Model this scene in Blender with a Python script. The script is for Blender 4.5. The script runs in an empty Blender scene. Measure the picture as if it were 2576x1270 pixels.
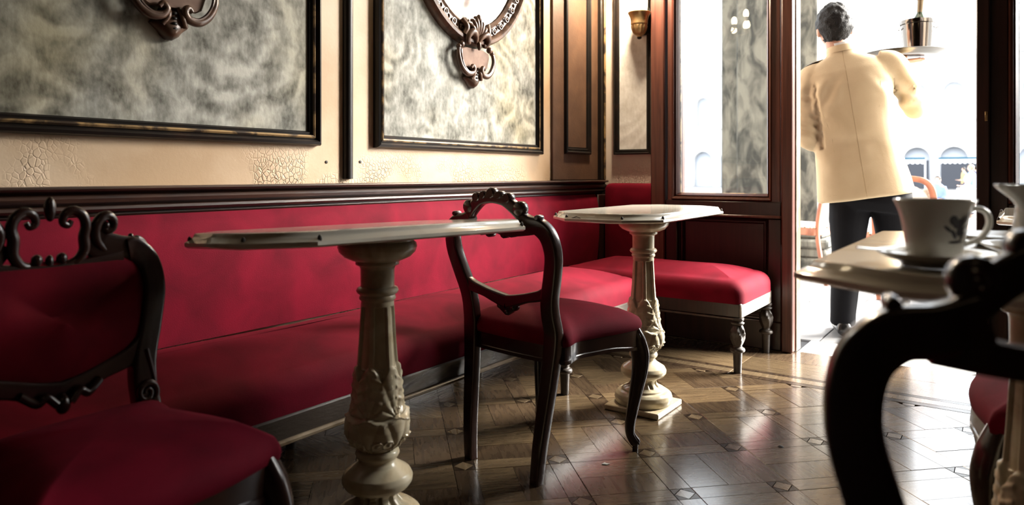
import bpy, bmesh, math, random
import numpy as np
from mathutils import Vector, Matrix, noise as mnoise

random.seed(7)
np.random.seed(7)
C = bpy.context.scene.collection
S = bpy.context.scene
PI = math.pi

# ------------------------------------------------------------------ camera, sky, sun, lamps, exposure
cam_d = bpy.data.cameras.new('camera')
cam = bpy.data.objects.new('camera', cam_d)
C.objects.link(cam)
cam.location = (0, 0, 0.86)
cam.rotation_euler = (PI / 2, 0, math.radians(35.3))
cam_d.sensor_width = 36.0
cam_d.sensor_fit = 'HORIZONTAL'
cam_d.lens = 1780 / 2576 * 36.0
cam_d.shift_y = (440 - 635) / 2576
cam_d.clip_start = 0.02
cam_d.clip_end = 400
cam_d.dof.use_dof = True
cam_d.dof.focus_distance = 2.45
cam_d.dof.aperture_fstop = 3.4
S.camera = cam

SKY = 5.0
SUN = 46.0
wd = bpy.data.worlds.new('sky')
S.world = wd
wd.use_nodes = True
bg = wd.node_tree.nodes['Background']
bg.inputs[0].default_value = (0.93, 0.97, 1.0, 1)
bg.inputs[1].default_value = SKY

sd = bpy.data.lights.new('sun', 'SUN')
sd.energy = SUN
sd.angle = math.radians(42)
sd.color = (1.0, 0.955, 0.88)
so = bpy.data.objects.new('sun', sd)
C.objects.link(so)
sun_az = math.radians(46)      # measured from +Y towards +X
sun_el = math.radians(28)
dv = Vector((-math.sin(sun_az) * math.cos(sun_el), -math.cos(sun_az) * math.cos(sun_el), -math.sin(sun_el)))
so.rotation_euler = dv.to_track_quat('-Z', 'Y').to_euler()
so.location = (6, 12, 9)


def portal(x0, x1, z0, z1, y):
    d = bpy.data.lights.new('opening_portal', 'AREA')
    d.shape = 'RECTANGLE'
    d.size = x1 - x0
    d.size_y = z1 - z0
    d.cycles.is_portal = True
    o = bpy.data.objects.new('opening_portal', d)
    C.objects.link(o)
    o.location = ((x0 + x1) / 2, y, (z0 + z1) / 2)
    o.rotation_euler = (-PI / 2, 0, 0)


portal(-0.9, 0.26, 0.0, 2.75, 3.95)
portal(-1.46, -1.0, 0.76, 2.75, 3.95)
portal(1.0, 1.76, 1.30, 2.62, 3.95)  # portal for the added, unseen window

# warm chandelier light deep in the room, behind the camera (point lamp only, no bulbs built)
LAMP = (1.0, 0.72, 0.42)


def point(loc, power, col=LAMP, r=0.05):
    d = bpy.data.lights.new('lamp_light', 'POINT')
    d.energy = power
    d.color = col
    d.shadow_soft_size = r
    o = bpy.data.objects.new('lamp_light', d)
    C.objects.link(o)
    o.location = loc
    return o


point((0.55, -0.35, 2.25), 1.5, r=0.18)

S.view_settings.view_transform = 'Standard'
S.view_settings.look = 'None'
S.view_settings.gamma = 1.0
S.view_settings.use_curve_mapping = False
S.view_settings.exposure = 0.0
try:
    S.cycles.max_bounces = 8
    S.cycles.diffuse_bounces = 1
    S.cycles.sample_clamp_indirect = 6.0
except Exception:
    pass

# ------------------------------------------------------------------ materials


def lin(h):
    h = h.lstrip('#')
    r = []
    for i in (0, 2, 4):
        v = int(h[i:i + 2], 16) / 255
        r.append(v / 12.92 if v <= 0.04045 else ((v + 0.055) / 1.055) ** 2.4)
    return r


def mat(name, c1, rough=0.5, c2=None, nscale=8, ndist=0.0, contrast=(0.35, 0.65), metal=0.0, sheen=0.0,
        bump=0.0, bscale=60, stretch=(1, 1, 1), rnd=0.0, spec=0.5, coat=0.0, rough2=None, detail=5):
    m = bpy.data.materials.new(name)
    m.use_nodes = True
    nt = m.node_tree
    b = nt.nodes['Principled BSDF']
    L = nt.links.new
    b.inputs['Roughness'].default_value = rough
    b.inputs['Metallic'].default_value = metal
    b.inputs['Specular IOR Level'].default_value = spec
    b.inputs['Coat Weight'].default_value = coat
    b.inputs['Coat Roughness'].default_value = 0.15
    if sheen:
        b.inputs['Sheen Weight'].default_value = sheen
        b.inputs['Sheen Roughness'].default_value = 0.35
        b.inputs['Sheen Tint'].default_value = (*[min(1, x * 1.2 + 0.05) for x in c1], 1)
    tc = nt.nodes.new('ShaderNodeTexCoord')
    mp = nt.nodes.new('ShaderNodeMapping')
    mp.inputs['Scale'].default_value = stretch
    L(tc.outputs['Object'], mp.inputs['Vector'])
    vec = mp.outputs['Vector']
    col_out = None
    if c2 is not None:
        n = nt.nodes.new('ShaderNodeTexNoise')
        n.inputs['Scale'].default_value = nscale
        n.inputs['Detail'].default_value = detail
        n.inputs['Distortion'].default_value = ndist
        L(vec, n.inputs['Vector'])
        r = nt.nodes.new('ShaderNodeValToRGB')
        r.color_ramp.elements[0].position = contrast[0]
        r.color_ramp.elements[1].position = contrast[1]
        r.color_ramp.elements[0].color = (*c1, 1)
        r.color_ramp.elements[1].color = (*c2, 1)
        L(n.outputs['Fac'], r.inputs['Fac'])
        col_out = r.outputs['Color']
        if rough2 is not None:
            mr = nt.nodes.new('ShaderNodeMapRange')
            mr.inputs['To Min'].default_value = rough
            mr.inputs['To Max'].default_value = rough2
            L(n.outputs['Fac'], mr.inputs['Value'])
            L(mr.outputs['Result'], b.inputs['Roughness'])
    if rnd:
        oi = nt.nodes.new('ShaderNodeObjectInfo')
        mr = nt.nodes.new('ShaderNodeMapRange')
        mr.inputs['To Min'].default_value = 1 - rnd
        mr.inputs['To Max'].default_value = 1 + rnd
        L(oi.outputs['Random'], mr.inputs['Value'])
        vm = nt.nodes.new('ShaderNodeVectorMath')
        vm.operation = 'SCALE'
        if col_out is not None:
            L(col_out, vm.inputs[0])
        else:
            vm.inputs[0].default_value = c1
        L(mr.outputs['Result'], vm.inputs['Scale'])
        col_out = vm.outputs['Vector']
        # shift the grain per piece
        ad = nt.nodes.new('ShaderNodeVectorMath')
        ad.operation = 'ADD'
        sc = nt.nodes.new('ShaderNodeVectorMath')
        sc.operation = 'SCALE'
        sc.inputs[0].default_value = (37, 17, 5)
        L(oi.outputs['Random'], sc.inputs['Scale'])
        L(tc.outputs['Object'], ad.inputs[0])
        L(sc.outputs['Vector'], ad.inputs[1])
        L(ad.outputs['Vector'], mp.inputs['Vector'])
    if col_out is not None:
        L(col_out, b.inputs['Base Color'])
    else:
        b.inputs['Base Color'].default_value = (*c1, 1)
    if bump:
        n2 = nt.nodes.new('ShaderNodeTexNoise')
        n2.inputs['Scale'].default_value = bscale
        n2.inputs['Detail'].default_value = 4
        L(vec, n2.inputs['Vector'])
        bp = nt.nodes.new('ShaderNodeBump')
        bp.inputs['Strength'].default_value = bump
        bp.inputs['Distance'].default_value = 0.01
        L(n2.outputs['Fac'], bp.inputs['Height'])
        L(bp.outputs['Normal'], b.inputs['Normal'])
    return m


def emit(name, col, strength):
    m = bpy.data.materials.new(name)
    m.use_nodes = True
    nt = m.node_tree
    nt.nodes.clear()
    e = nt.nodes.new('ShaderNodeEmission')
    e.inputs[0].default_value = (*col, 1)
    e.inputs[1].default_value = strength
    o = nt.nodes.new('ShaderNodeOutputMaterial')
    nt.links.new(e.outputs[0], o.inputs[0])
    return m


def thin_glass(name, tint=(1, 1, 1), ior=1.45, dirt=0.0):
    m = bpy.data.materials.new(name)
    m.use_nodes = True
    nt = m.node_tree
    nt.nodes.clear()
    L = nt.links.new
    o = nt.nodes.new('ShaderNodeOutputMaterial')
    t = nt.nodes.new('ShaderNodeBsdfTransparent')
    t.inputs[0].default_value = (*tint, 1)
    g = nt.nodes.new('ShaderNodeBsdfGlossy')
    g.inputs['Roughness'].default_value = 0.01
    f = nt.nodes.new('ShaderNodeFresnel')
    f.inputs['IOR'].default_value = ior
    mx = nt.nodes.new('ShaderNodeMixShader')
    L(f.outputs[0], mx.inputs[0])
    L(t.outputs[0], mx.inputs[1])
    L(g.outputs[0], mx.inputs[2])
    last = mx.outputs[0]
    if dirt:
        d = nt.nodes.new('ShaderNodeBsdfDiffuse')
        d.inputs[0].default_value = (0.75, 0.76, 0.74, 1)
        tc = nt.nodes.new('ShaderNodeTexCoord')
        n = nt.nodes.new('ShaderNodeTexNoise')
        n.inputs['Scale'].default_value = 9
        n.inputs['Detail'].default_value = 8
        L(tc.outputs['Object'], n.inputs['Vector'])
        r = nt.nodes.new('ShaderNodeMapRange')
        r.inputs['From Min'].default_value = 0.5
        r.inputs['From Max'].default_value = 0.75
        r.inputs['To Max'].default_value = dirt
        L(n.outputs['Fac'], r.inputs['Value'])
        m2 = nt.nodes.new('ShaderNodeMixShader')
        L(r.outputs['Result'], m2.inputs[0])
        L(last, m2.inputs[1])
        L(d.outputs[0], m2.inputs[2])
        last = m2.outputs[0]
    L(last, o.inputs[0])
    return m


def math_node(nt, op, a=None, b=None):
    n = nt.nodes.new('ShaderNodeMath')
    n.operation = op
    for i, v in enumerate((a, b)):
        if v is None:
            continue
        if isinstance(v, (int, float)):
            n.inputs[i].default_value = v
        else:
            nt.links.new(v, n.inputs[i])
    return n.outputs[0]


def damask(name, ca, cb, cs, amount=1.0):
    """faded painted canvas: looping arabesques, stains and vertical brushing"""
    m = bpy.data.materials.new(name)
    m.use_nodes = True
    nt = m.node_tree
    L = nt.links.new
    b = nt.nodes['Principled BSDF']
    b.inputs['Roughness'].default_value = 0.62
    b.inputs['Specular IOR Level'].default_value = 0.1
    tc = nt.nodes.new('ShaderNodeTexCoord')
    n = nt.nodes.new('ShaderNodeTexNoise')
    n.inputs['Scale'].default_value = 5
    n.inputs['Detail'].default_value = 3
    L(tc.outputs['Object'], n.inputs['Vector'])
    vs = nt.nodes.new('ShaderNodeVectorMath')
    vs.operation = 'SCALE'
    vs.inputs['Scale'].default_value = 0.13
    L(n.outputs['Color'], vs.inputs[0])
    va = nt.nodes.new('ShaderNodeVectorMath')
    L(tc.outputs['Object'], va.inputs[0])
    L(vs.outputs[0], va.inputs[1])
    vo = nt.nodes.new('ShaderNodeTexVoronoi')
    vo.feature = 'SMOOTH_F1'
    vo.inputs['Scale'].default_value = 2.6
    vo.inputs['Smoothness'].default_value = 0.35
    L(va.outputs[0], vo.inputs['Vector'])
    d = vo.outputs['Distance']
    ring = math_node(nt, 'SINE', math_node(nt, 'MULTIPLY', d, 44.0))
    ring = math_node(nt, 'MULTIPLY', math_node(nt, 'ADD', ring, 1.0), 0.5)
    ring = math_node(nt, 'POWER', ring, 1.6)
    # gate: the pattern is worn away in patches
    n2 = nt.nodes.new('ShaderNodeTexNoise')
    n2.inputs['Scale'].default_value = 4.2
    n2.inputs['Detail'].default_value = 6
    L(tc.outputs['Object'], n2.inputs['Vector'])
    gate = nt.nodes.new('ShaderNodeMapRange')
    gate.inputs['From Min'].default_value = 0.38
    gate.inputs['From Max'].default_value = 0.62
    L(n2.outputs['Fac'], gate.inputs['Value'])
    pat = math_node(nt, 'MULTIPLY', ring, gate.outputs['Result'])
    # brush marks and grain
    mp = nt.nodes.new('ShaderNodeMapping')
    mp.inputs['Scale'].default_value = (70, 70, 40)
    L(tc.outputs['Object'], mp.inputs['Vector'])
    n3 = nt.nodes.new('ShaderNodeTexNoise')
    n3.inputs['Scale'].default_value = 1.0
    n3.inputs['Detail'].default_value = 6
    L(mp.outputs['Vector'], n3.inputs['Vector'])
    fac = math_node(nt, 'MULTIPLY', pat, 0.32 * amount)
    fac = math_node(nt, 'ADD', fac, math_node(nt, 'MULTIPLY', n3.outputs['Fac'], 0.42))
    n4 = nt.nodes.new('ShaderNodeTexNoise')
    n4.inputs['Scale'].default_value = 14
    n4.inputs['Detail'].default_value = 8
    n4.inputs['Distortion'].default_value = 0.4
    L(tc.outputs['Object'], n4.inputs['Vector'])
    fac = math_node(nt, 'ADD', fac, math_node(nt, 'MULTIPLY', math_node(nt, 'SUBTRACT', n4.outputs['Fac'], 0.5), 0.85 * amount))
    r = nt.nodes.new('ShaderNodeValToRGB')
    r.color_ramp.elements[0].position = 0.02
    r.color_ramp.elements[0].color = (*ca, 1)
    r.color_ramp.elements[1].position = 0.52
    r.color_ramp.elements[1].color = (*cb, 1)
    L(fac, r.inputs['Fac'])
    # ochre staining
    n5 = nt.nodes.new('ShaderNodeTexNoise')
    n5.inputs['Scale'].default_value = 2.1
    n5.inputs['Detail'].default_value = 4
    L(tc.outputs['Object'], n5.inputs['Vector'])
    g2 = nt.nodes.new('ShaderNodeMapRange')
    g2.inputs['From Min'].default_value = 0.47
    g2.inputs['From Max'].default_value = 0.7
    g2.inputs['To Max'].default_value = 0.55
    L(n5.outputs['Fac'], g2.inputs['Value'])
    mx = nt.nodes.new('ShaderNodeMix')
    mx.data_type = 'RGBA'
    mx.blend_type = 'MULTIPLY'
    L(g2.outputs['Result'], mx.inputs[0])
    L(r.outputs['Color'], mx.inputs[6])
    mx.inputs[7].default_value = (*cs, 1)
    L(mx.outputs[2], b.inputs['Base Color'])
    bp = nt.nodes.new('ShaderNodeBump')
    bp.inputs['Strength'].default_value = 0.35
    bp.inputs['Distance'].default_value = 0.006
    L(fac, bp.inputs['Height'])
    L(bp.outputs['Normal'], b.inputs['Normal'])
    return m


def plaster(name, c1, c2, c3):
    """cream painted boarding with crackle and flaked spots"""
    m = bpy.data.materials.new(name)
    m.use_nodes = True
    nt = m.node_tree
    L = nt.links.new
    b = nt.nodes['Principled BSDF']
    b.inputs['Roughness'].default_value = 0.5
    b.inputs['Specular IOR Level'].default_value = 0.2
    tc = nt.nodes.new('ShaderNodeTexCoord')
    n = nt.nodes.new('ShaderNodeTexNoise')
    n.inputs['Scale'].default_value = 3.0
    n.inputs['Detail'].default_value = 7
    L(tc.outputs['Object'], n.inputs['Vector'])
    r = nt.nodes.new('ShaderNodeValToRGB')
    r.color_ramp.elements[0].position = 0.35
    r.color_ramp.elements[0].color = (*c2, 1)
    r.color_ramp.elements[1].position = 0.66
    r.color_ramp.elements[1].color = (*c1, 1)
    L(n.outputs['Fac'], r.inputs['Fac'])
    # crackle low on the wall
    mp = nt.nodes.new('ShaderNodeMapping')
    mp.inputs['Scale'].default_value = (1.0, 1.0, 0.8)
    L(tc.outputs['Object'], mp.inputs['Vector'])
    vo = nt.nodes.new('ShaderNodeTexVoronoi')
    vo.feature = 'DISTANCE_TO_EDGE'
    vo.inputs['Scale'].default_value = 75
    L(mp.outputs['Vector'], vo.inputs['Vector'])
    cr = nt.nodes.new('ShaderNodeMapRange')
    cr.inputs['From Max'].default_value = 0.12
    L(vo.outputs['Distance'], cr.inputs['Value'])
    sx = nt.nodes.new('ShaderNodeSeparateXYZ')
    L(tc.outputs['Object'], sx.inputs[0])
    zz = nt.nodes.new('ShaderNodeMapRange')
    zz.inputs['From Min'].default_value = 0.97
    zz.inputs['From Max'].default_value = 0.84
    L(sx.outputs['Z'], zz.inputs['Value'])
    n2 = nt.nodes.new('ShaderNodeTexNoise')
    n2.inputs['Scale'].default_value = 4.0
    n2.inputs['Detail'].default_value = 3
    L(tc.outputs['Object'], n2.inputs['Vector'])
    g = nt.nodes.new('ShaderNodeMapRange')
    g.inputs['From Min'].default_value = 0.46
    g.inputs['From Max'].default_value = 0.56
    L(n2.outputs['Fac'], g.inputs['Value'])
    gate = math_node(nt, 'MULTIPLY', g.outputs['Result'], zz.outputs['Result'])
    n3 = nt.nodes.new('ShaderNodeTexNoise')
    n3.inputs['Scale'].default_value = 110
    n3.inputs['Detail'].default_value = 5
    L(tc.outputs['Object'], n3.inputs['Vector'])
    h = math_node(nt, 'ADD', math_node(nt, 'MULTIPLY', cr.outputs['Result'], gate),
                  math_node(nt, 'MULTIPLY', n3.outputs['Fac'], 0.10))
    bp = nt.nodes.new('ShaderNodeBump')
    bp.inputs['Strength'].default_value = 0.8
    bp.inputs['Distance'].default_value = 0.004
    L(h, bp.inputs['Height'])
    L(bp.outputs['Normal'], b.inputs['Normal'])
    # flaked spots
    n4 = nt.nodes.new('ShaderNodeTexNoise')
    n4.inputs['Scale'].default_value = 17
    n4.inputs['Detail'].default_value = 5
    L(tc.outputs['Object'], n4.inputs['Vector'])
    g4 = nt.nodes.new('ShaderNodeMapRange')
    g4.inputs['From Min'].default_value = 0.70
    g4.inputs['From Max'].default_value = 0.715
    L(n4.outputs['Fac'], g4.inputs['Value'])
    mx = nt.nodes.new('ShaderNodeMix')
    mx.data_type = 'RGBA'
    L(math_node(nt, 'MULTIPLY', g4.outputs['Result'], zz.outputs['Result']), mx.inputs[0])
    L(r.outputs['Color'], mx.inputs[6])
    mx.inputs[7].default_value = (*c3, 1)
    L(mx.outputs[2], b.inputs['Base Color'])
    return m


M = {}
M['velvet'] = mat('red_velvet', (0.195, 0.003, 0.017), 0.8, (0.098, 0.001, 0.0085), 7, 0.5, (0.3, 0.75), sheen=0.12, bump=0.12, bscale=420, spec=0.12)
M['velvet_dark'] = mat('dark_red_velvet', (0.17, 0.004, 0.012), 0.8, (0.10, 0.002, 0.008), 9, 0.3, sheen=0.1, bump=0.1, bscale=420, spec=0.1)
M['walnut'] = mat('walnut', (0.034, 0.012, 0.008), 0.26, (0.014, 0.005, 0.004), 14, 1.0, stretch=(1, 1, 0.15), spec=0.5, bump=0.03, bscale=50, coat=0.3)
M['walnut_worn'] = mat('worn_walnut', (0.055, 0.024, 0.014), 0.33, (0.016, 0.006, 0.004), 9, 0.8, stretch=(4, 0.4, 4), spec=0.55, bump=0.08, bscale=60, rough2=0.5)
M['ebony'] = mat('black_moulding', (0.007, 0.005, 0.004), 0.42, (0.020, 0.010, 0.006), 12, 0.5, (0.5, 0.75), spec=0.3)
M['gilt'] = mat('worn_gilt', (0.30, 0.19, 0.08), 0.4, (0.03, 0.018, 0.01), 16, 0.6, (0.42, 0.58), metal=0.25)
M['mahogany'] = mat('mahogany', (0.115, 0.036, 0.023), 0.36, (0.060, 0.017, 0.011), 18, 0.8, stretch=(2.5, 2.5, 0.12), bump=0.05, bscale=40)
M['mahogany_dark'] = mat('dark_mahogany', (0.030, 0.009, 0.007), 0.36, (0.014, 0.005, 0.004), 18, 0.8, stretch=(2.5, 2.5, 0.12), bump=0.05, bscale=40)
M['marble'] = mat('cream_marble', (0.80, 0.70, 0.50), 0.22, (0.60, 0.46, 0.27), 9, 1.8, (0.42, 0.72), bump=0.04, bscale=70, spec=0.5)
M['marble_top'] = mat('polished_marble', (0.88, 0.82, 0.70), 0.10, (0.70, 0.60, 0.45), 5, 2.2, (0.50, 0.80), spec=0.6, coat=0.3)
M['stain'] = mat('dark_stain', (0.03, 0.02, 0.012), 0.6)
M['plaster'] = plaster('cream_plaster', (0.66, 0.50, 0.35), (0.50, 0.34, 0.205), (0.80, 0.62, 0.42))
M['plaster_far'] = plaster('pale_plaster', (0.74, 0.66, 0.58), (0.64, 0.53, 0.43), (0.5, 0.4, 0.3))
M['damask'] = damask('painted_canvas', (0.085, 0.083, 0.068), (0.46, 0.45, 0.40), (0.74, 0.60, 0.26))
M['damask_lit'] = damask('lit_painted_canvas', (0.52, 0.50, 0.47), (0.80, 0.80, 0.79), (0.92, 0.86, 0.78), 0.7)  # paler canvas copy, brightness of the lit strip put into the colour
M['brown_shade'] = mat('shaded_corner_brown', (0.12, 0.062, 0.035), 0.55, (0.085, 0.042, 0.024), 10, 0.5, bump=0.08, bscale=120)  # shade of the wall corner painted in as brown
M['parq_a'] = mat('parquet_oak', (0.19, 0.13, 0.07), 0.20, (0.085, 0.055, 0.03), 9, 0.6, (0.3, 0.75), stretch=(1.2, 9, 1), rnd=0.28, bump=0.03, bscale=30, rough2=0.34, coat=1.0)
M['parq_b'] = mat('parquet_walnut', (0.13, 0.085, 0.048), 0.20, (0.055, 0.034, 0.02), 9, 0.6, (0.3, 0.75), stretch=(9, 1.2, 1), rnd=0.28, bump=0.03, bscale=30, rough2=0.34, coat=1.0)
M['parq_c'] = mat('parquet_maple', (0.20, 0.14, 0.08), 0.22, (0.13, 0.09, 0.05), 9, 0.6, stretch=(9, 1.2, 1), rnd=0.2, bump=0.03, bscale=30, rough2=0.34, coat=1.0)
M['parq_d'] = mat('parquet_wenge', (0.06, 0.038, 0.022), 0.24, (0.02, 0.012, 0.008), 9, 0.6, stretch=(9, 1.2, 1), rnd=0.2)
M['subfloor'] = mat('subfloor', (0.02, 0.014, 0.009), 0.6)
M['wall_dark'] = mat('dark_room_wall', (0.035, 0.02, 0.014), 0.6, (0.02, 0.012, 0.008), 3)
M['ceiling'] = mat('painted_ceiling', (0.06, 0.045, 0.03), 0.7, (0.045, 0.03, 0.02), 2)
M['stone'] = mat('weathered_stone', (0.165, 0.157, 0.130), 0.85, (0.030, 0.031, 0.027), 8.0, 0.8, (0.38, 0.62), bump=0.5, bscale=18, stretch=(1, 1, 0.45), detail=9)
M['stone_light'] = mat('istrian_stone', (0.72, 0.71, 0.68), 0.75, (0.58, 0.57, 0.54), 3, 0.5, bump=0.2, bscale=20)
M['paving'] = mat('paving_stone', (0.24, 0.24, 0.24), 0.55, (0.18, 0.18, 0.185), 5, 0.4, rnd=0.12, bump=0.1, bscale=30)
M['facade'] = mat('pale_facade', (0.82, 0.81, 0.79), 0.8, (0.74, 0.73, 0.71), 0.3, 0.3)
M['facade_in'] = mat('hazy_arcade_interior', (0.74, 0.79, 0.88), 0.8)  # washed-out haze of the openings put into the pale blue
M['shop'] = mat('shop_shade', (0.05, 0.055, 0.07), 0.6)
M['awning_blue'] = mat('blue_awning_band', (0.02, 0.10, 0.16), 0.6)
M['awning_white'] = mat('white_awning', (0.8, 0.82, 0.84), 0.8)
M['jacket'] = mat('cream_jacket_cloth', (0.62, 0.48, 0.30), 0.8, (0.55, 0.415, 0.25), 6, 0.5, bump=0.10, bscale=260, sheen=0.1)
M['seam'] = mat('jacket_seam', (0.42, 0.30, 0.17), 0.9)
M['trouser'] = mat('black_trouser_cloth', (0.003, 0.003, 0.0045), 0.8, bump=0.05, bscale=200, spec=0.15)
M['shoe'] = mat('black_leather', (0.01, 0.01, 0.01), 0.25)
M['skin'] = mat('skin', (0.52, 0.29, 0.20), 0.5, (0.45, 0.235, 0.16), 12, spec=0.4)
M['hair'] = mat('dark_hair', (0.004, 0.0035, 0.003), 0.6, (0.010, 0.008, 0.007), 60, 0.5, bump=0.6, bscale=140, spec=0.25)
M['hair_blond'] = mat('blond_hair', (0.48, 0.34, 0.22), 0.5, (0.24, 0.15, 0.10), 30, bump=0.5, bscale=60)
M['shirt'] = mat('white_shirt', (0.80, 0.80, 0.80), 0.8)
M['eye'] = mat('eye', (0.75, 0.75, 0.75), 0.2)
M['braid'] = mat('dark_braid', (0.02, 0.016, 0.012), 0.5, (0.25, 0.17, 0.05), 80, contrast=(0.5, 0.6))
M['tray_metal'] = mat('darkened_tray', (0.16, 0.15, 0.135), 0.22, metal=1.0)  # silver darkened in colour to stand for its dark reflections
M['silver'] = mat('silver', (0.80, 0.78, 0.74), 0.12, metal=1.0)
M['steel'] = mat('dark_steel', (0.13, 0.115, 0.10), 0.14, metal=1.0)
M['foil'] = mat('bottle_foil', (0.16, 0.12, 0.07), 0.4, metal=0.4)
M['bottle'] = mat('green_glass', (0.02, 0.04, 0.015), 0.08)
M['china'] = mat('white_china', (0.80, 0.77, 0.70), 0.12, (0.76, 0.72, 0.64), 4, coat=0.3)
M['crest_ink'] = mat('printed_emblem', (0.05, 0.045, 0.06), 0.3)
M['napkin'] = mat('paper_napkin', (0.85, 0.82, 0.74), 0.8)
M['cherry'] = mat('red_garnish', (0.45, 0.01, 0.03), 0.25)
M['coffee'] = mat('coffee', (0.02, 0.010, 0.005), 0.1)
M['brass'] = mat('aged_brass', (0.48, 0.33, 0.16), 0.35, (0.24, 0.15, 0.07), 25, metal=0.75)
M['bronze'] = mat('carved_bronze_wood', (0.14, 0.075, 0.045), 0.36, (0.045, 0.022, 0.013), 22, 0.7, metal=0.1)
M['plaque'] = mat('worn_plaque', (0.25, 0.165, 0.125), 0.6, (0.17, 0.105, 0.08), 20, 0.5, spec=0.08)
M['mirror'] = mat('old_mirror', (0.86, 0.84, 0.78), 0.03, (0.70, 0.64, 0.52), 6, 1.5, (0.5, 0.75), metal=1.0, rough2=0.12)
M['shade'] = emit('lit_glass_shade', (1.0, 0.80, 0.50), 5.0)
M['bulb'] = emit('lit_bulb', (1.0, 0.82, 0.52), 55.0)
M['glass'] = thin_glass('window_glass', (0.97, 0.98, 0.99), 1.5, 0.05)
M['leg_wood'] = mat('grey_worn_wood', (0.050, 0.038, 0.029), 0.45, (0.02, 0.014, 0.01), 25, 0.6, bump=0.1)
M['apron_light'] = mat('patchy_bench_wood', (0.30, 0.26, 0.21), 0.45, (0.05, 0.036, 0.026), 5, 0.9, (0.30, 0.46), stretch=(1, 0.6, 2), bump=0.15)  # pale noise patches painted in for the lit stretches of apron
M['apron_lit'] = mat('lit_bench_wood', (0.42, 0.39, 0.34), 0.45, (0.12, 0.10, 0.08), 9, 0.9, (0.48, 0.72), stretch=(1, 0.6, 2), bump=0.15)  # paler copy for the side rail, its daylight put into the colour
M['pale_edge'] = mat('pale_trim_lit_jamb', (0.42, 0.33, 0.22), 0.45, (0.16, 0.11, 0.06), 9, 0.5, (0.3, 0.5))
M['cane'] = mat('pale_leather_seat', (0.62, 0.58, 0.56), 0.6)
M['red_wood'] = mat('reddish_chair_wood', (0.36, 0.13, 0.07), 0.4, (0.26, 0.09, 0.05), 20, stretch=(1, 1, 0.2))
M['blue_cloth'] = mat('blue_cloth', (0.20, 0.28, 0.46), 0.8)
M['navy'] = mat('navy_cloth', (0.03, 0.04, 0.10), 0.8)
M['white_cloth'] = mat('white_cloth', (0.8, 0.8, 0.8), 0.8)
M['tan_cloth'] = mat('tan_cloth', (0.45, 0.33, 0.16), 0.8)
M['pink_skin'] = mat('sunlit_skin', (0.62, 0.40, 0.31), 0.6)
M['wire'] = mat('cable', (0.05, 0.05, 0.06), 0.6)

# ------------------------------------------------------------------ geometry helpers


def catmull(pts, n=6, closed=False):
    P = [np.array(p, float) for p in pts]
    if len(P) < 3:
        return np.array([P[0] + (P[-1] - P[0]) * t for t in np.linspace(0, 1, n + 1)])
    out = []
    N = len(P)
    rng = range(N) if closed else range(N - 1)
    for i in rng:
        if closed:
            p0, p1, p2, p3 = P[i - 1], P[i], P[(i + 1) % N], P[(i + 2) % N]
        else:
            p1, p2 = P[i], P[i + 1]
            p0 = P[i - 1] if i > 0 else 2 * p1 - p2
            p3 = P[i + 2] if i + 2 < N else 2 * p2 - p1
        for k in range(n):
            t = k / n
            out.append(0.5 * ((2 * p1) + (-p0 + p2) * t + (2 * p0 - 5 * p1 + 4 * p2 - p3) * t * t
                              + (-p0 + 3 * p1 - 3 * p2 + p3) * t ** 3))
    if not closed:
        out.append(P[-1])
    return np.array(out)


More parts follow.
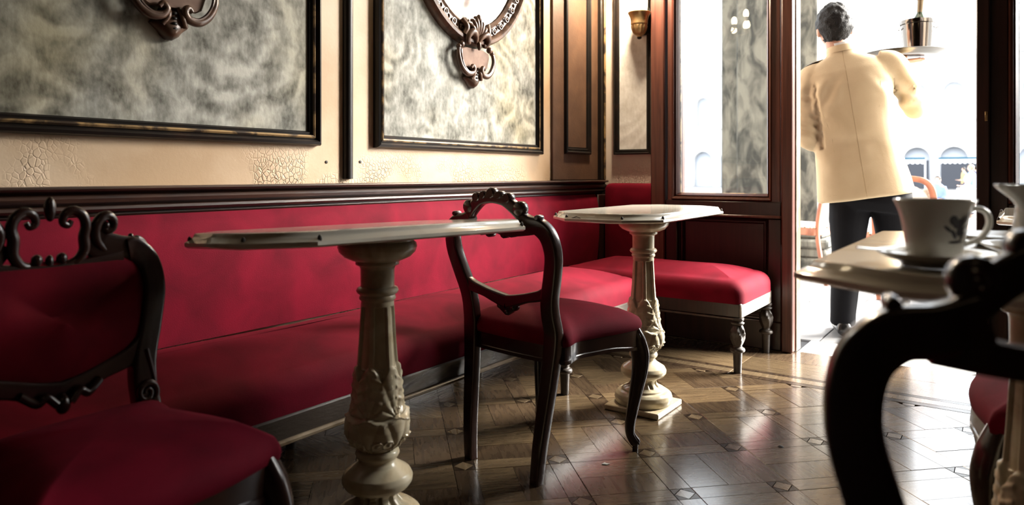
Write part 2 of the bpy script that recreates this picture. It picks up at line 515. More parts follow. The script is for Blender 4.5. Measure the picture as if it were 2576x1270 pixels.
class MB:
    def __init__(self):
        self.V, self.F, self.I = [], [], []

    def add(self, verts, faces, mi=0):
        o = len(self.V)
        self.V.extend([tuple(map(float, v)) for v in verts])
        for f in faces:
            self.F.append(tuple(i + o for i in f))
            self.I.append(mi)
        return self

    def box(self, x0, x1, y0, y1, z0, z1, bev=0.0, mi=0):
        if bev <= 0:
            v = [(x, y, z) for z in (z0, z1) for y in (y0, y1) for x in (x0, x1)]
            f = [(0, 2, 3, 1), (4, 5, 7, 6), (0, 1, 5, 4), (2, 6, 7, 3), (0, 4, 6, 2), (1, 3, 7, 5)]
            return self.add(v, f, mi)
        b = min(bev, (x1 - x0) / 2.01, (y1 - y0) / 2.01, (z1 - z0) / 2.01)
        rings = []
        for z, i in ((z0, b), (z0 + b, 0), (z1 - b, 0), (z1, b)):
            rings.append([(x0 + i + (b if not i else 0), y0 + i, z), (x1 - i - (b if not i else 0), y0 + i, z),
                          (x1 - i, y0 + i + (b if not i else 0), z), (x1 - i, y1 - i - (b if not i else 0), z),
                          (x1 - i - (b if not i else 0), y1 - i, z), (x0 + i + (b if not i else 0), y1 - i, z),
                          (x0 + i, y1 - i - (b if not i else 0), z), (x0 + i, y0 + i + (b if not i else 0), z)])
        return self.rings(rings, mi=mi)

    def rings(self, rings, closed=True, cap0=True, cap1=True, mi=0, loop=False):
        n = len(rings[0])
        v = [p for r in rings for p in r]
        f = []
        R = len(rings)
        for i in range(R if loop else R - 1):
            a, b = i * n, ((i + 1) % R) * n
            for j in range(n if closed else n - 1):
                k = (j + 1) % n
                f.append((a + j, a + k, b + k, b + j))
        if not loop:
            if cap0:
                f.append(tuple(range(n - 1, -1, -1)))
            if cap1:
                f.append(tuple((R - 1) * n + j for j in range(n)))
        return self.add(v, f, mi)

    def lathe(self, prof, seg=32, c=(0, 0, 0), mi=0, rf=None, cap=True):
        rings = []
        for r, z in prof:
            ring = []
            for k in range(seg):
                a = 2 * PI * k / seg
                rr = rf(a, z, r) if rf else r
                ring.append((c[0] + rr * math.cos(a), c[1] + rr * math.sin(a), c[2] + z))
            rings.append(ring)
        return self.rings(rings, cap0=cap, cap1=cap, mi=mi)

    def tube(self, path, rad, seg=10, mi=0, squash=None, up=None, sq=1.0, cap=True):
        """sweep; rad: number or list of radii or (w,t) pairs; sq<1 makes the section squarer"""
        P = np.array(path, float)
        n = len(P)
        T = np.gradient(P, axis=0)
        T /= np.maximum(np.linalg.norm(T, axis=1)[:, None], 1e-9)
        if up is None:
            a = np.array([0, 0, 1.0])
            if abs(T[0] @ a) > 0.9:
                a = np.array([0, 1.0, 0])
            N = np.cross(T[0], a)
            N /= np.linalg.norm(N)
        rings = []
        for i in range(n):
            if up is not None:
                N = np.cross(T[i], np.array(up, float))
                N /= max(np.linalg.norm(N), 1e-9)
            else:
                N = N - T[i] * (N @ T[i])
                N /= max(np.linalg.norm(N), 1e-9)
            B = np.cross(N, T[i])
            r = rad[i] if hasattr(rad, '__len__') else rad
            w, t = r if hasattr(r, '__len__') else (r, r)
            ring = []
            for k in range(seg):
                a = 2 * PI * (k + 0.5) / seg
                ca, sa = math.cos(a), math.sin(a)
                x = math.copysign(abs(ca) ** sq, ca)
                y = math.copysign(abs(sa) ** sq, sa)
                ring.append(P[i] + N * (x * w) + B * (y * t))
            rings.append(ring)
        return self.rings(rings, mi=mi, cap0=cap, cap1=cap)

    def ball(self, c, r, seg=14, rg=9, mi=0, f=None):
        rx, ry, rz = r if hasattr(r, '__len__') else (r, r, r)
        rings = []
        for i in range(rg + 1):
            p = -PI / 2 + PI * i / rg
            cr = max(math.cos(p), 0.02)
            ring = []
            for k in range(seg):
                a = 2 * PI * k / seg
                q = (rx * cr * math.cos(a), ry * cr * math.sin(a), rz * math.sin(p))
                if f:
                    q = f(q)
                ring.append((c[0] + q[0], c[1] + q[1], c[2] + q[2]))
            rings.append(ring)
        return self.rings(rings, mi=mi)

    def prism(self, outline, axis, a0, a1, bev=0.0, mi=0):
        """extrude a 2-D outline along axis ('x': outline is (y,z); 'y': (x,z); 'z': (x,y))"""
        def put(p, a):
            return {'x': (a, p[0], p[1]), 'y': (p[0], a, p[1]), 'z': (p[0], p[1], a)}[axis]
        O = np.array(outline, float)
        if bev > 0:
            c = O.mean(axis=0)
            ext = np.abs(O - c).max()
            O2 = c + (O - c) * (1 - bev / ext)
            rings = [[put(p, a0) for p in O2], [put(p, a0 + bev) for p in O],
                     [put(p, a1 - bev) for p in O], [put(p, a1) for p in O2]]
        else:
            rings = [[put(p, a0) for p in O], [put(p, a1) for p in O]]
        return self.rings(rings, mi=mi)

    def xf(self, mtx, start=0):
        for i in range(start, len(self.V)):
            v = mtx @ Vector(self.V[i])
            self.V[i] = (v.x, v.y, v.z)
        return self

    def mesh(self, name, mats, ang=38):
        me = bpy.data.meshes.new(name)
        me.from_pydata(self.V, [], self.F)
        for m in (mats if isinstance(mats, (list, tuple)) else [mats]):
            me.materials.append(m)
        if any(self.I):
            me.polygons.foreach_set('material_index', self.I)
        bm = bmesh.new()
        bm.from_mesh(me)
        bmesh.ops.recalc_face_normals(bm, faces=bm.faces)
        bm.to_mesh(me)
        bm.free()
        me.polygons.foreach_set('use_smooth', [True] * len(me.polygons))
        if ang is not None:
            me.set_sharp_from_angle(angle=math.radians(ang))
        me.update()
        return me

    def build(self, name, mats, parent=None, ang=38, loc=None):
        return link(name, self.mesh(name, mats, ang), parent, loc)


def link(name, data, parent=None, loc=None):
    o = bpy.data.objects.new(name, data)
    C.objects.link(o)
    if parent is not None:
        o.parent = parent
    if loc is not None:
        o.location = loc
    return o


def tag(o, label, cat, group=None, kind=None):
    o['label'] = label
    o['category'] = cat
    if group:
        o['group'] = group
    if kind:
        o['kind'] = kind
    return o


def thing(name, label, cat, loc=(0, 0, 0), rz=0.0, group=None):
    o = bpy.data.objects.new(name, None)
    C.objects.link(o)
    o.empty_display_size = 0.1
    o.location = loc
    o.rotation_euler = (0, 0, rz)
    return tag(o, label, cat, group)


def struct(name, mb, m, parent=None, ang=38):
    o = mb.build(name, m, parent, ang)
    o['kind'] = 'structure'
    return o


def copy_tree(o, parent=None):
    c = o.copy()
    C.objects.link(c)
    c.parent = parent
    for ch in list(o.children):
        copy_tree(ch, c)
    return c


def dup(root, label, loc, rz, group=None):
    c = copy_tree(root)
    c.location = loc
    c.rotation_euler = (0, 0, rz)
    c['label'] = label
    if group:
        c['group'] = group
    return c


def remesh(mb, name, mats, voxel, parent=None, smooth=2):
    """fuse overlapping shells into one continuous surface"""
    me = mb.mesh(name, mats, None)
    tmp = bpy.data.objects.new('tmp', me)
    C.objects.link(tmp)
    r = tmp.modifiers.new('r', 'REMESH')
    r.mode = 'VOXEL'
    r.voxel_size = voxel
    s = tmp.modifiers.new('s', 'SMOOTH')
    s.iterations = smooth
    s.factor = 0.5
    dg = bpy.context.evaluated_depsgraph_get()
    me2 = bpy.data.meshes.new_from_object(tmp.evaluated_get(dg))
    bpy.data.objects.remove(tmp)
    me2.name = name
    me2.materials.clear()
    for m in (mats if isinstance(mats, (list, tuple)) else [mats]):
        me2.materials.append(m)
    me2.polygons.foreach_set('use_smooth', [True] * len(me2.polygons))
    return link(name, me2, parent)


def frame_rect(mb, plane, c0, c1, z0, z1, w, profile, base, sgn, mi=0):
    """mitred moulding around a rectangle. plane 'x': wall x=base, coordinates (y,z); plane 'y': wall y=base, (x,z).
    profile: list of (inset 0..1 of w, height); sgn: outward direction"""
    rings = []
    for (a, b, da, db) in ((c0, z0, 1, 1), (c1, z0, -1, 1), (c1, z1, -1, -1), (c0, z1, 1, -1)):
        ring = []
        for (i, h) in profile:
            p, q = a + da * i * w, b + db * i * w
            ring.append((base + sgn * h, p, q) if plane == 'x' else (p, base + sgn * h, q))
        rings.append(ring)
    mb.rings(rings, loop=True, closed=True, mi=mi)


MOULD = [(0, 0), (0, 0.018), (0.12, 0.030), (0.3, 0.034), (0.42, 0.026), (0.5, 0.018), (0.62, 0.021), (0.78, 0.024), (0.86, 0.016), (1, 0.010), (1, 0)]

# ------------------------------------------------------------------ room shell
XW = -1.95          # left wall
YF = 3.63           # far wall
XR, YB, ZC = 2.6, -1.9, 3.3

mb = MB().box(XW - 0.3, XR + 0.3, YB - 0.3, YF + 0.02, -0.14, -0.022)
floor = struct('floor', mb, M['subfloor'])

mb = MB().box(XW - 0.3, XR + 0.3, YB - 0.3, YF + 0.3, ZC, ZC + 0.2)
struct('ceiling', mb, M['ceiling'])
mb = MB().box(XR, XR + 0.3, YB - 0.3, YF + 0.3, -0.14, ZC)
struct('wall_right', mb, M['wall_dark'])
mb = MB().box(XW, XR, YB - 0.3, YB, -0.14, ZC)
struct('wall_back', mb, M['wall_dark'])

wall_left = struct('wall_left', MB().box(XW - 0.3, XW, YB - 0.3, YF + 0.3, -0.14, ZC), M['plaster'])

# far wall: pieces around the openings
G0, G1 = -1.455, -1.000      # left window glass
D0, D1 = -0.866, -0.126      # door opening
H0, H1 = 0.020, 0.230      # right side-light glass
ZS = 0.765
ZT = 2.62
mb = MB()
mb.box(XW, -1.60, YF, YF + 0.28, -0.14, ZC)
mb.box(0.32, 0.96, YF, YF + 0.06, -0.14, ZC)  # wall kept thin here so sun enters by the added window
mb.box(1.80, XR, YF, YF + 0.06, -0.14, ZC)
mb.box(0.96, 1.80, YF, YF + 0.06, -0.14, 1.26)
mb.box(0.96, 1.80, YF, YF + 0.06, 2.66, ZC)
mb.box(-1.60, 0.32, YF, YF + 0.28, ZT + 0.10, ZC)
wall_far = struct('wall_far', mb, M['plaster_far'])
# tall facade of the cafe above the openings, outside
mb = MB().box(-6, XW - 0.3, YF - 0.2, YF + 0.28, -0.5, 11).box(XR + 0.3, 9, YF - 0.2, YF + 0.28, -0.5, 11).box(XW - 0.3, XR + 0.3, YF - 0.1, YF + 0.28, ZC + 0.2, 11)
struct('wall_facade', mb, M['stone_light'])

# ---- parquet: diagonal squares framed by strips, every piece its own block
P_ = 0.285
STRIP = 0.062
S45 = math.sqrt(0.5)


def clip(poly, nx, ny, d):
    out = []
    for i in range(len(poly)):
        a, b = poly[i], poly[(i + 1) % len(poly)]
        fa, fb = nx * a[0] + ny * a[1] - d, nx * b[0] + ny * b[1] - d
        if fa <= 0:
            out.append(a)
        if (fa < 0) != (fb < 0) and abs(fa - fb) > 1e-9:
            t = fa / (fa - fb)
            out.append((a[0] + (b[0] - a[0]) * t, a[1] + (b[1] - a[1]) * t))
    return out


def area(p):
    return 0.5 * abs(sum(p[i][0] * p[(i + 1) % len(p)][1] - p[(i + 1) % len(p)][0] * p[i][1] for i in range(len(p))))


def world2uv(x, y):
    return ((x + y) * S45, (y - x) * S45)


def uv2world(u, v):
    return ((u - v) * S45, (u + v) * S45)


U0, V0 = 1.868 * S45, 2.91 * S45
CF, SF = math.cos(math.radians(35.3)), math.sin(math.radians(35.3))


def in_view(x, y):
    d = -SF * x + CF * y
    l = CF * x + SF * y
    if d < 1.5:
        return False
    return -0.85 < l / d < 0.80 and 0.86 * 1780 / d + 440 < 1330 and x > -1.75


piece_cache = {}
pieces = {'parquet_block': 0}
rest = {k: MB() for k in ('parq_a', 'parq_b', 'parq_c', 'parq_d')}


def slab_mb(poly, z0, z1, gap):
    c = np.mean(np.array(poly), axis=0)
    q = []
    for p in poly:
        d = np.array(p) - c
        L_ = np.linalg.norm(d)
        q.append(c + d * max(0.2, (1 - gap / max(L_, 1e-6))))
    q2 = [c + (np.array(p) - c) * 0.985 for p in q]
    return MB().rings([[(p[0], p[1], z0) for p in q], [(p[0], p[1], z1 - 0.0012) for p in q], [(p[0], p[1], z1) for p in q2]], cap0=False)


def floor_piece(poly_uv, mk, name, key):
    P3 = [uv2world(*p) for p in poly_uv]
    for (nx, ny, d) in ((0, 1, 3.035), (-1, 0, 1.93), (1, 0, XR - 0.02), (0, -1, -YB - 0.02)):
        P3b = clip(P3, nx, ny, d)
        if len(P3b) < 3:
            return
        P3 = P3b
    if area(P3) < 4e-5:
        return
    c = np.mean(np.array(P3), axis=0)
    zt = random.uniform(-0.0009, 0.0)
    if in_view(*c) and pieces['parquet_block'] < 300:
        full = len(P3) == len(poly_uv) and abs(area(P3) - area(poly_uv)) < 1e-6
        if full and key in piece_cache:
            me = piece_cache[key]
        else:
            # local frame: u,v axes
            if full:
                cu = np.mean(np.array(poly_uv), axis=0)
                loc = [(p[0] - cu[0], p[1] - cu[1]) for p in poly_uv]
            else:
                loc = []
                for p in P3:
                    u, v = world2uv(p[0] - c[0], p[1] - c[1])
                    loc.append((u, v))
            me = slab_mb(loc, -0.0215, 0.0, 0.0006).mesh(name, M[mk], 30)
            if full:
                piece_cache[key] = me
        o = link(name, me, floor, (c[0], c[1], zt))
        o.rotation_euler = (0, 0, PI / 4)
        pieces['parquet_block'] += 1
    else:
        t = slab_mb(P3, -0.0215, zt, 0.0006)
        rest[mk].add(t.V, t.F)


cells = []
for i in range(-22, 22):
    for j in range(-22, 22):
        u, v = U0 + i * P_, V0 + j * P_
        x, y = uv2world(u + P_ / 2, v + P_ / 2)
        if x < XW - 0.3 or x > XR + 0.3 or y < YB - 0.3 or y > YF:
            continue
        cells.append(((-SF * x + CF * y), i, j, u, v))
cells.sort()
for d, i, j, u, v in cells:
    a, b, s = u + STRIP, u + P_, STRIP
    c_, e = v + STRIP, v + P_
    alt = (i + j) % 2
    mid = (a + b) / 2
    mid2 = (c_ + e) / 2
    if alt:
        floor_piece([(a, c_), (mid, c_), (mid, e), (a, e)], 'parq_a', 'parquet_block', 'ca')
        floor_piece([(mid, c_), (b, c_), (b, e), (mid, e)], 'parq_b', 'parquet_block', 'cb')
    else:
        floor_piece([(a, c_), (b, c_), (b, mid2), (a, mid2)], 'parq_b', 'parquet_block', 'cc')
        floor_piece([(a, mid2), (b, mid2), (b, e), (a, e)], 'parq_a', 'parquet_block', 'cd')
    floor_piece([(u, c_), (a, c_), (a, e), (u, e)], 'parq_b', 'parquet_strip', 'su')
    floor_piece([(a, v), (b, v), (b, c_), (a, c_)], 'parq_a', 'parquet_strip', 'sv')
    # crossing: a pale diamond in the dark square
    h = s / 2
    floor_piece([(u + h, v + 0.002), (a - 0.002, v + h), (u + h, c_ - 0.002), (u + 0.002, v + h)], 'parq_c', 'parquet_diamond', 'di')
    for (q0, q1, q2) in (((u, v), (u + h, v), (u, v + h)), ((a, v), (a, v + h), (u + h, v)), ((a, c_), (u + h, c_), (a, v + h)), ((u, c_), (u, v + h), (u + h, c_))):
        t = [uv2world(*q) for q in (q0, q1, q2)]
        if -1.93 < t[0][0] < XR - 0.1 and YB + 0.1 < t[0][1] < 3.0:
            s_ = slab_mb(t, -0.0215, -0.0005, 0.0004)
            rest['parq_d'].add(s_.V, s_.F)
for k, r in rest.items():
    if r.V:
        o = r.build('parquet_rest', M[k], floor, 30)
        o['kind'] = 'stuff'
# border along the far wall: dark inlay line, pale boards
for k in range(9):
    x0 = -1.93 + k * 0.46
    MB().box(x0, x0 + 0.4585, 3.037, 3.075, -0.0215, -0.0003, 0.0008).build('border_strip', M['parq_d'], floor, 30)
    for q, (y0, y1, mk) in enumerate(((3.077, 3.135, 'parq_c'), (3.137, 3.165, 'parq_d'), (3.167, 3.40, 'parq_a'), (3.402, 3.625, 'parq_b'))):
        if x0 + 0.46 < XR:
            MB().box(x0, x0 + 0.4585, y0, y1, -0.0215, -0.0003 - 0.0002 * q, 0.0008).build('border_board', M[mk], floor, 30)

# ------------------------------------------------------------------ left wall joinery
def rail_profile():
    # (height above wall, z) of the dado rail
    return [(0.0, 0.752), (0.018, 0.752), (0.022, 0.757), (0.020, 0.762), (0.034, 0.766), (0.040, 0.772), (0.036, 0.779), (0.030, 0.783),
            (0.044, 0.790), (0.048, 0.800), (0.042, 0.808), (0.034, 0.812), (0.040, 0.816), (0.058, 0.820), (0.062, 0.825), (0.058, 0.830), (0.0, 0.831)]


mb = MB()
mb.rings([[(XW + h, y, z) for h, z in rail_profile()] for y in np.linspace(YB, 3.625, 30)])
struct('trim_7', mb, M['walnut_worn'], None, 25)

FPROF = [(0, 0), (0, 0.016), (0.08, 0.026), (0.25, 0.030), (0.36, 0.024), (0.44, 0.017), (0.55, 0.020), (0.70, 0.020), (0.80, 0.012), (0.9, 0.014), (1, 0.007), (1, 0)]


TRIM_N = [8]


def wall_panel(y0, y1, z0, z1, w, mk, gilt=True):
    p = MB().box(XW - 0.002, XW + 0.006, y0 + w * 0.8, y1 - w * 0.8, z0 + w * 0.8, z1 - w * 0.8)
    f = MB()
    frame_rect(f, 'x', y0, y1, z0, z1, w, FPROF, XW, 1)
    fo = struct('trim_%d' % TRIM_N[0], f, M['ebony'], None, 25)
    TRIM_N[0] += 1
    p.build('painted_panel', M[mk], fo)
    if not gilt:
        return
    g = MB()
    frame_rect(g, 'x', y0 + w * 0.5, y1 - w * 0.5, z0 + w * 0.5, z1 - w * 0.5, 0.010, [(0, 0), (0, 1.0), (0.5, 1.15), (1, 1.0), (1, 0)], 0, 1)
    for i, v in enumerate(g.V):
        g.V[i] = (XW + 0.0205 * v[0] + (0.0 if v[0] else 0.01), v[1], v[2])
    g.build('gilt_fillet', M['gilt'], fo, 25)


wall_panel(0.545, 1.597, 0.960, 2.75, 0.048, 'damask')
wall_panel(1.857, 2.997, 0.962, 2.75, 0.048, 'damask')
wall_panel(-0.85, 0.28, 0.960, 2.75, 0.048, 'damask')
wall_panel(3.215, 3.49, 0.972, 2.75, 0.042, 'brown_shade', False)
MB().box(XW - 0.002, XW + 0.012, 3.10, 3.60, 0.832, ZC - 0.02, 0.004).build('trim_12', M['brown_shade'])['kind'] = 'structure'  # brown board over the cream wall stands for its corner shade
for yy in (1.728, 0.412):
    mb = MB()
    sec = [(XW + 0.024 * math.sin(t) ** 0.7, yy - 0.0185 * math.cos(t)) for t in np.linspace(0.0, PI, 9)]
    mb.rings([[(a, b, z) for a, b in sec] for z in (0.846, ZC - 0.02)])
    struct('trim_%d' % (13 if yy > 1 else 14), mb, M['ebony'], None, 30)
# corner bead
mb = MB()
for (x0, x1, y0, y1, mi) in ((XW, XW + 0.035, 3.585, YF, 0), (XW + 0.035, XW + 0.043, 3.612, YF, 1)):
    mb.box(x0, x1, y0, y1, 0.832, ZC - 0.02, 0.003, mi)
struct('trim_15', mb, [M['ebony'], M['gilt']], None, 30)
# two old screw holes in the plaster
for yy, zz in ((1.636, 0.905), (1.792, 0.908)):
    MB().lathe([(0.0055, 0), (0.0055, 0.002), (0.003, 0.003)], 10).xf(Matrix.Translation((XW, yy, zz)) @ Matrix.Rotation(PI / 2, 4, 'Y')).build('screw_hole', M['stain'], wall_left)
# low skirting under the bench
MB().box(XW, XW + 0.02, YB, YF, 0.0, 0.11, 0.004).build('baseboard_left', M['mahogany_dark'])['kind'] = 'structure'

# ------------------------------------------------------------------ far wall joinery
YJ = 3.555                   # front face of the joinery, proud of the plaster strip
f = MB()
frame_rect(f, 'y', -1.850, -1.624, 0.974, 2.75, 0.030, FPROF, YF, -1)
f.build('strip_frame', M['ebony'], wall_far, 25)
MB().box(-1.83, -1.645, YF - 0.005, YF + 0.002, 0.994, 2.73).build('strip_panel', M['damask_lit'], wall_far)

mb = MB()
# posts left of window, between window and door
mb.box(-1.600, -1.520, YJ, YF + 0.05, 0, ZT + 0.10, 0.006)
mb.box(-1.512, -1.478, YJ + 0.02, YF + 0.05, 0.70, ZT + 0.10, 0.004)
struct('trim_1', mb, M['mahogany'])
mb = MB()
mb.box(-0.975, -0.925, YJ + 0.02, YF + 0.05, 0.0, ZT + 0.10, 0.005)
mb.box(-0.918, -0.866, YJ, YF + 0.05, 0, ZT + 0.10, 0.006)
struct('trim_2', mb, M['mahogany'])
mb = MB().box(-1.600, 0.33, YJ + 0.005, YF + 0.05, ZT, ZT + 0.10, 0.006)
struct('trim_3', mb, M['mahogany'])
# wainscot below the window
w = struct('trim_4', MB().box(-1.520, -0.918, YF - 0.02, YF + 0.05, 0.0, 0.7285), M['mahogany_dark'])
MB().box(-1.52, -0.92, YJ + 0.012, YF - 0.019, 0.645, 0.7285, 0.006).build('rail', M['mahogany_dark'], w)
MB().box(-1.52, -0.92, YJ + 0.012, YF - 0.019, 0.0, 0.14, 0.006).build('rail', M['mahogany_dark'], w)
MB().box(-1.52, -1.455, YJ + 0.014, YF - 0.019, 0.14, 0.645, 0.005).build('stile', M['mahogany_dark'], w)
MB().box(-0.985, -0.92, YJ + 0.014, YF - 0.019, 0.14, 0.645, 0.005).build('stile', M['mahogany_dark'], w)
f = MB()
frame_rect(f, 'y', -1.455, -0.985, 0.14, 0.645, 0.03, FPROF, YF - 0.02, -1)
f.build('panel_moulding', M['mahogany_dark'], w, 25)
MB().box(-1.53, -0.92, YJ - 0.008, YJ + 0.03, 0.648, 0.660, 0.004).build('bead', M['mahogany'], w)


def window(name, x0, x1, z0, z1, ow, m):
    wn = struct(name, MB().box(x0 - ow, x1 + ow, YF + 0.02, YF + 0.06, z0 - ow, z0 - 0.0005, 0.003), m)
    fr = MB()
    frame_rect(fr, 'y', x0 - ow, x1 + ow, z0 - ow, z1 + ow, ow, [(0, -0.05), (0, 0.052), (0.2, 0.062), (0.45, 0.058), (0.55, 0.04), (0.7, 0.046), (0.82, 0.034), (1, 0.020), (1, -0.05)], YF, -1)
    fr.build('window_frame', m, wn, 25)
    gb = MB()
    frame_rect(gb, 'y', x0 - 0.006, x1 + 0.006, z0 - 0.006, z1 + 0.006, 0.008, [(0, 0), (0, 0.024), (1, 0.016), (1, 0)], YF, -1)
    gb.build('glazing_bead', M['gilt'], wn, 25)
    MB().box(x0 - 0.004, x1 + 0.004, YF + 0.018, YF + 0.023, z0 - 0.004, z1 + 0.004).build('window_glass', M['glass'], wn)
    return wn


window('window_1', G0, G1, ZS, ZT - 0.03, 0.036, M['mahogany'])
window('window_2', H0, H1, 0.775, ZT - 0.03, 0.036, M['mahogany'])
window('added_light_window', 1.0, 1.76, 1.30, 2.62, 0.036, M['mahogany'])  # added unseen window, lets daylight reach the table edges

# door: posts, jambs, one leaf folded back against the right-hand post
mb = MB()
mb.box(-0.126, -0.079, YJ, YF + 0.05, 0, ZT + 0.1, 0.004)
door = struct('door_1', mb, M['mahogany_dark'])
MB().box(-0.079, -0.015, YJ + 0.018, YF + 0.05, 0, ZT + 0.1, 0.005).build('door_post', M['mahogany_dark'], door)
MB().box(-0.8655, -0.860, YF - 0.02, YF + 0.062, 0, ZT, 0.002).build('door_jamb', M['pale_edge'], door)  # lit edge of the jamb painted in as a pale strip
MB().box(-0.860, -0.126, YJ - 0.005, YF + 0.285, -0.14, -0.003, 0.002).build('threshold', M['stone_light'], door)
t = MB().box(-0.096, -0.086, YJ - 0.003, YJ + 0.002, 1.085, 1.125, 0.001)
t.build('strike_plate', M['brass'], door)
# panelling below the right side-light
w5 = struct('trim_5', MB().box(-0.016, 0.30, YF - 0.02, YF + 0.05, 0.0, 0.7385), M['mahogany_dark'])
MB().box(-0.016, 0.30, YJ + 0.012, YF - 0.019, 0.665, 0.738, 0.005).build('rail', M['mahogany_dark'], w5)
MB().box(-0.016, 0.30, YJ + 0.012, YF - 0.019, 0.0, 0.14, 0.005).build('rail', M['mahogany_dark'], w5)
mb = MB().box(0.265, 0.33, YJ, YF + 0.05, 0, ZT + 0.10, 0.006)
struct('trim_6', mb, M['mahogany_dark'])
MB().box(XW, -1.60, YF - 0.018, YF, 0, 0.12, 0.004).build('baseboard_far', M['mahogany_dark'])['kind'] = 'structure'

# ------------------------------------------------------------------ banquettes


def cushion(x0, x1, y0, y1, z0, z1, crown, rnd=0.05, nx=24, ny=24, top_round=True):
    """padded block: grid whose edges roll over, crowned in the middle"""
    mb = MB()
    ts = np.linspace(0, 1, nx + 1)
    us = np.linspace(0, 1, ny + 1)
    rings = []
    # rings from the bottom, up the sides, over the top to the centre
    prof = []
    for a in np.linspace(0, 1, 4):
        prof.append((0.0, z0 + (z1 - rnd - z0) * a))
    for a in np.linspace(0.15, 1, 7):
        prof.append((rnd * (1 - math.cos(a * PI / 2)), z1 - rnd + rnd * math.sin(a * PI / 2)))
    mx = min(x1 - x0, y1 - y0) / 2
    for a in np.linspace(0.12, 0.99, 9):
        ins = rnd + (mx - rnd) * a
        prof.append((ins, z1 + crown * math.sin(a * PI / 2)))
    N = 40
    for k, (ins, z) in enumerate(prof):
        ring = []
        a0, a1, b0, b1 = x0 + ins, x1 - ins, y0 + ins, y1 - ins
        cr = max(0.004, min(rnd * 0.8 - ins * 0.3, (a1 - a0) / 2, (b1 - b0) / 2)) if ins < rnd else 0.003
        for (cx, cy, st) in ((a1 - cr, b1 - cr, 0), (a0 + cr, b1 - cr, 1), (a0 + cr, b0 + cr, 2), (a1 - cr, b0 + cr, 3)):
            for q in range(5):
                t = (st + q / 4) * PI / 2
                ring.append((cx + cr * math.cos(t), cy + cr * math.sin(t), z))
        # subdivide the straight sides
        full = []
        n = len(ring)
        for i in range(n):
            p, r = np.array(ring[i]), np.array(ring[(i + 1) % n])
            full.append(p)
            if i % 5 == 4:
                for q in range(1, 12):
                    full.append(p + (r - p) * q / 12)
        rings.append(full)
    mb.rings(rings)
    # gentle lumps from use
    for i, v in enumerate(mb.V):
        if v[2] > z0 + 0.02:
            d = mnoise.noise((v[0] * 3.1, v[1] * 3.1, v[2] * 3)) * 0.006
            mb.V[i] = (v[0] + d * 0.5, v[1] + d * 0.5, v[2] + d)
    return mb


def turned_leg(mb, x, y, h, r=0.028):
    prof = [(r * 0.55, 0), (r * 0.60, 0.004), (r * 0.62, h * 0.03), (r * 0.72, h * 0.34), (r * 0.80, h * 0.37), (r * 1.12, h * 0.39), (r * 1.18, h * 0.42), (r * 1.05, h * 0.45),
            (r * 0.75, h * 0.47), (r * 0.70, h * 0.50), (r * 0.95, h * 0.58), (r * 1.12, h * 0.68), (r * 1.10, h * 0.76), (r * 0.8, h * 0.84), (r * 0.72, h * 0.86), (r * 1.0, h * 0.885), (r * 1.05, h * 0.91), (r * 0.8, h * 0.93), (r * 1.0, h * 0.96), (r * 1.0, h)]

    def rf(a, z, rr):
        if 0.50 * h < z < 0.86 * h:
            return rr * (1 + 0.13 * math.cos(6 * a + 2.5 * math.sin(z / h * 9)))
        return rr
    pr = catmull(prof, 3)
    mb.lathe([tuple(p) for p in pr], 24, (x, y, 0), rf=rf)
    return mb


XB = -1.40      # bench front
bench = thing('banquette', 'long red velvet banquette running under the wall panels with a wooden apron', 'bench', (-1.66, 1.2, 0))
OX, OY = -1.66, 1.2
T_ = Matrix.Translation((-OX, -OY, 0))
cushion(-1.885, XB - 0.004, -1.0, 3.030, 0.290, 0.392, 0.044, 0.055).xf(T_).build('seat_cushion', M['velvet'], bench, 60)
mb = MB()
zs = [0.385, 0.42, 0.50, 0.60, 0.68, 0.735, 0.752]
bulge = [0.045, 0.048, 0.055, 0.058, 0.052, 0.040, 0.028]
ys = np.linspace(-1.0, 3.52, 40)
rings = []
for y in ys:
    ring = [(XW + 0.004, y, zs[0])]
    for z, b in zip(zs, bulge):
        ring.append((XW + b + 0.004 * mnoise.noise((y * 4, z * 6, 1)), y, z))
    ring.append((XW + 0.004, y, zs[-1]))
    rings.append(ring)
mb.rings(rings).xf(T_)
mb.build('backrest', M['velvet'], bench, 50)
MB().box(XW + 0.002, XW + 0.050, 3.522, 3.622, 0.38, 0.752, 0.006).xf(T_).build('end_post', M['mahogany_dark'], bench)
MB().box(XB - 0.028, XB + 0.002, -1.0, 3.03, 0.236, 0.292, 0.004).xf(T_).build('apron', M['apron_light'], bench)
mb = MB()
sec = [(XB - 0.025, 0.224), (XB + 0.004, 0.224), (XB + 0.012, 0.229), (XB + 0.012, 0.235), (XB + 0.006, 0.239), (XB - 0.025, 0.239)]
mb.rings([[(a, y, b) for a, b in sec] for y in np.linspace(-1.0, 3.03, 12)])
mb.xf(T_).build('apron_edge', M['pale_edge'], bench, 30)
for x in (XB - 0.035, -1.86):
    for y in (-0.85, 0.45, 1.42, 2.385):
        turned_leg(MB(), x - OX, y - OY, 0.226, 0.026).build('leg', M['leg_wood'], bench, 50)
MB().box(-1.90, XB - 0.03, -1.0, 3.03, 0.262, 0.289, 0.003).xf(T_).build('seat_board', M['mahogany_dark'], bench)

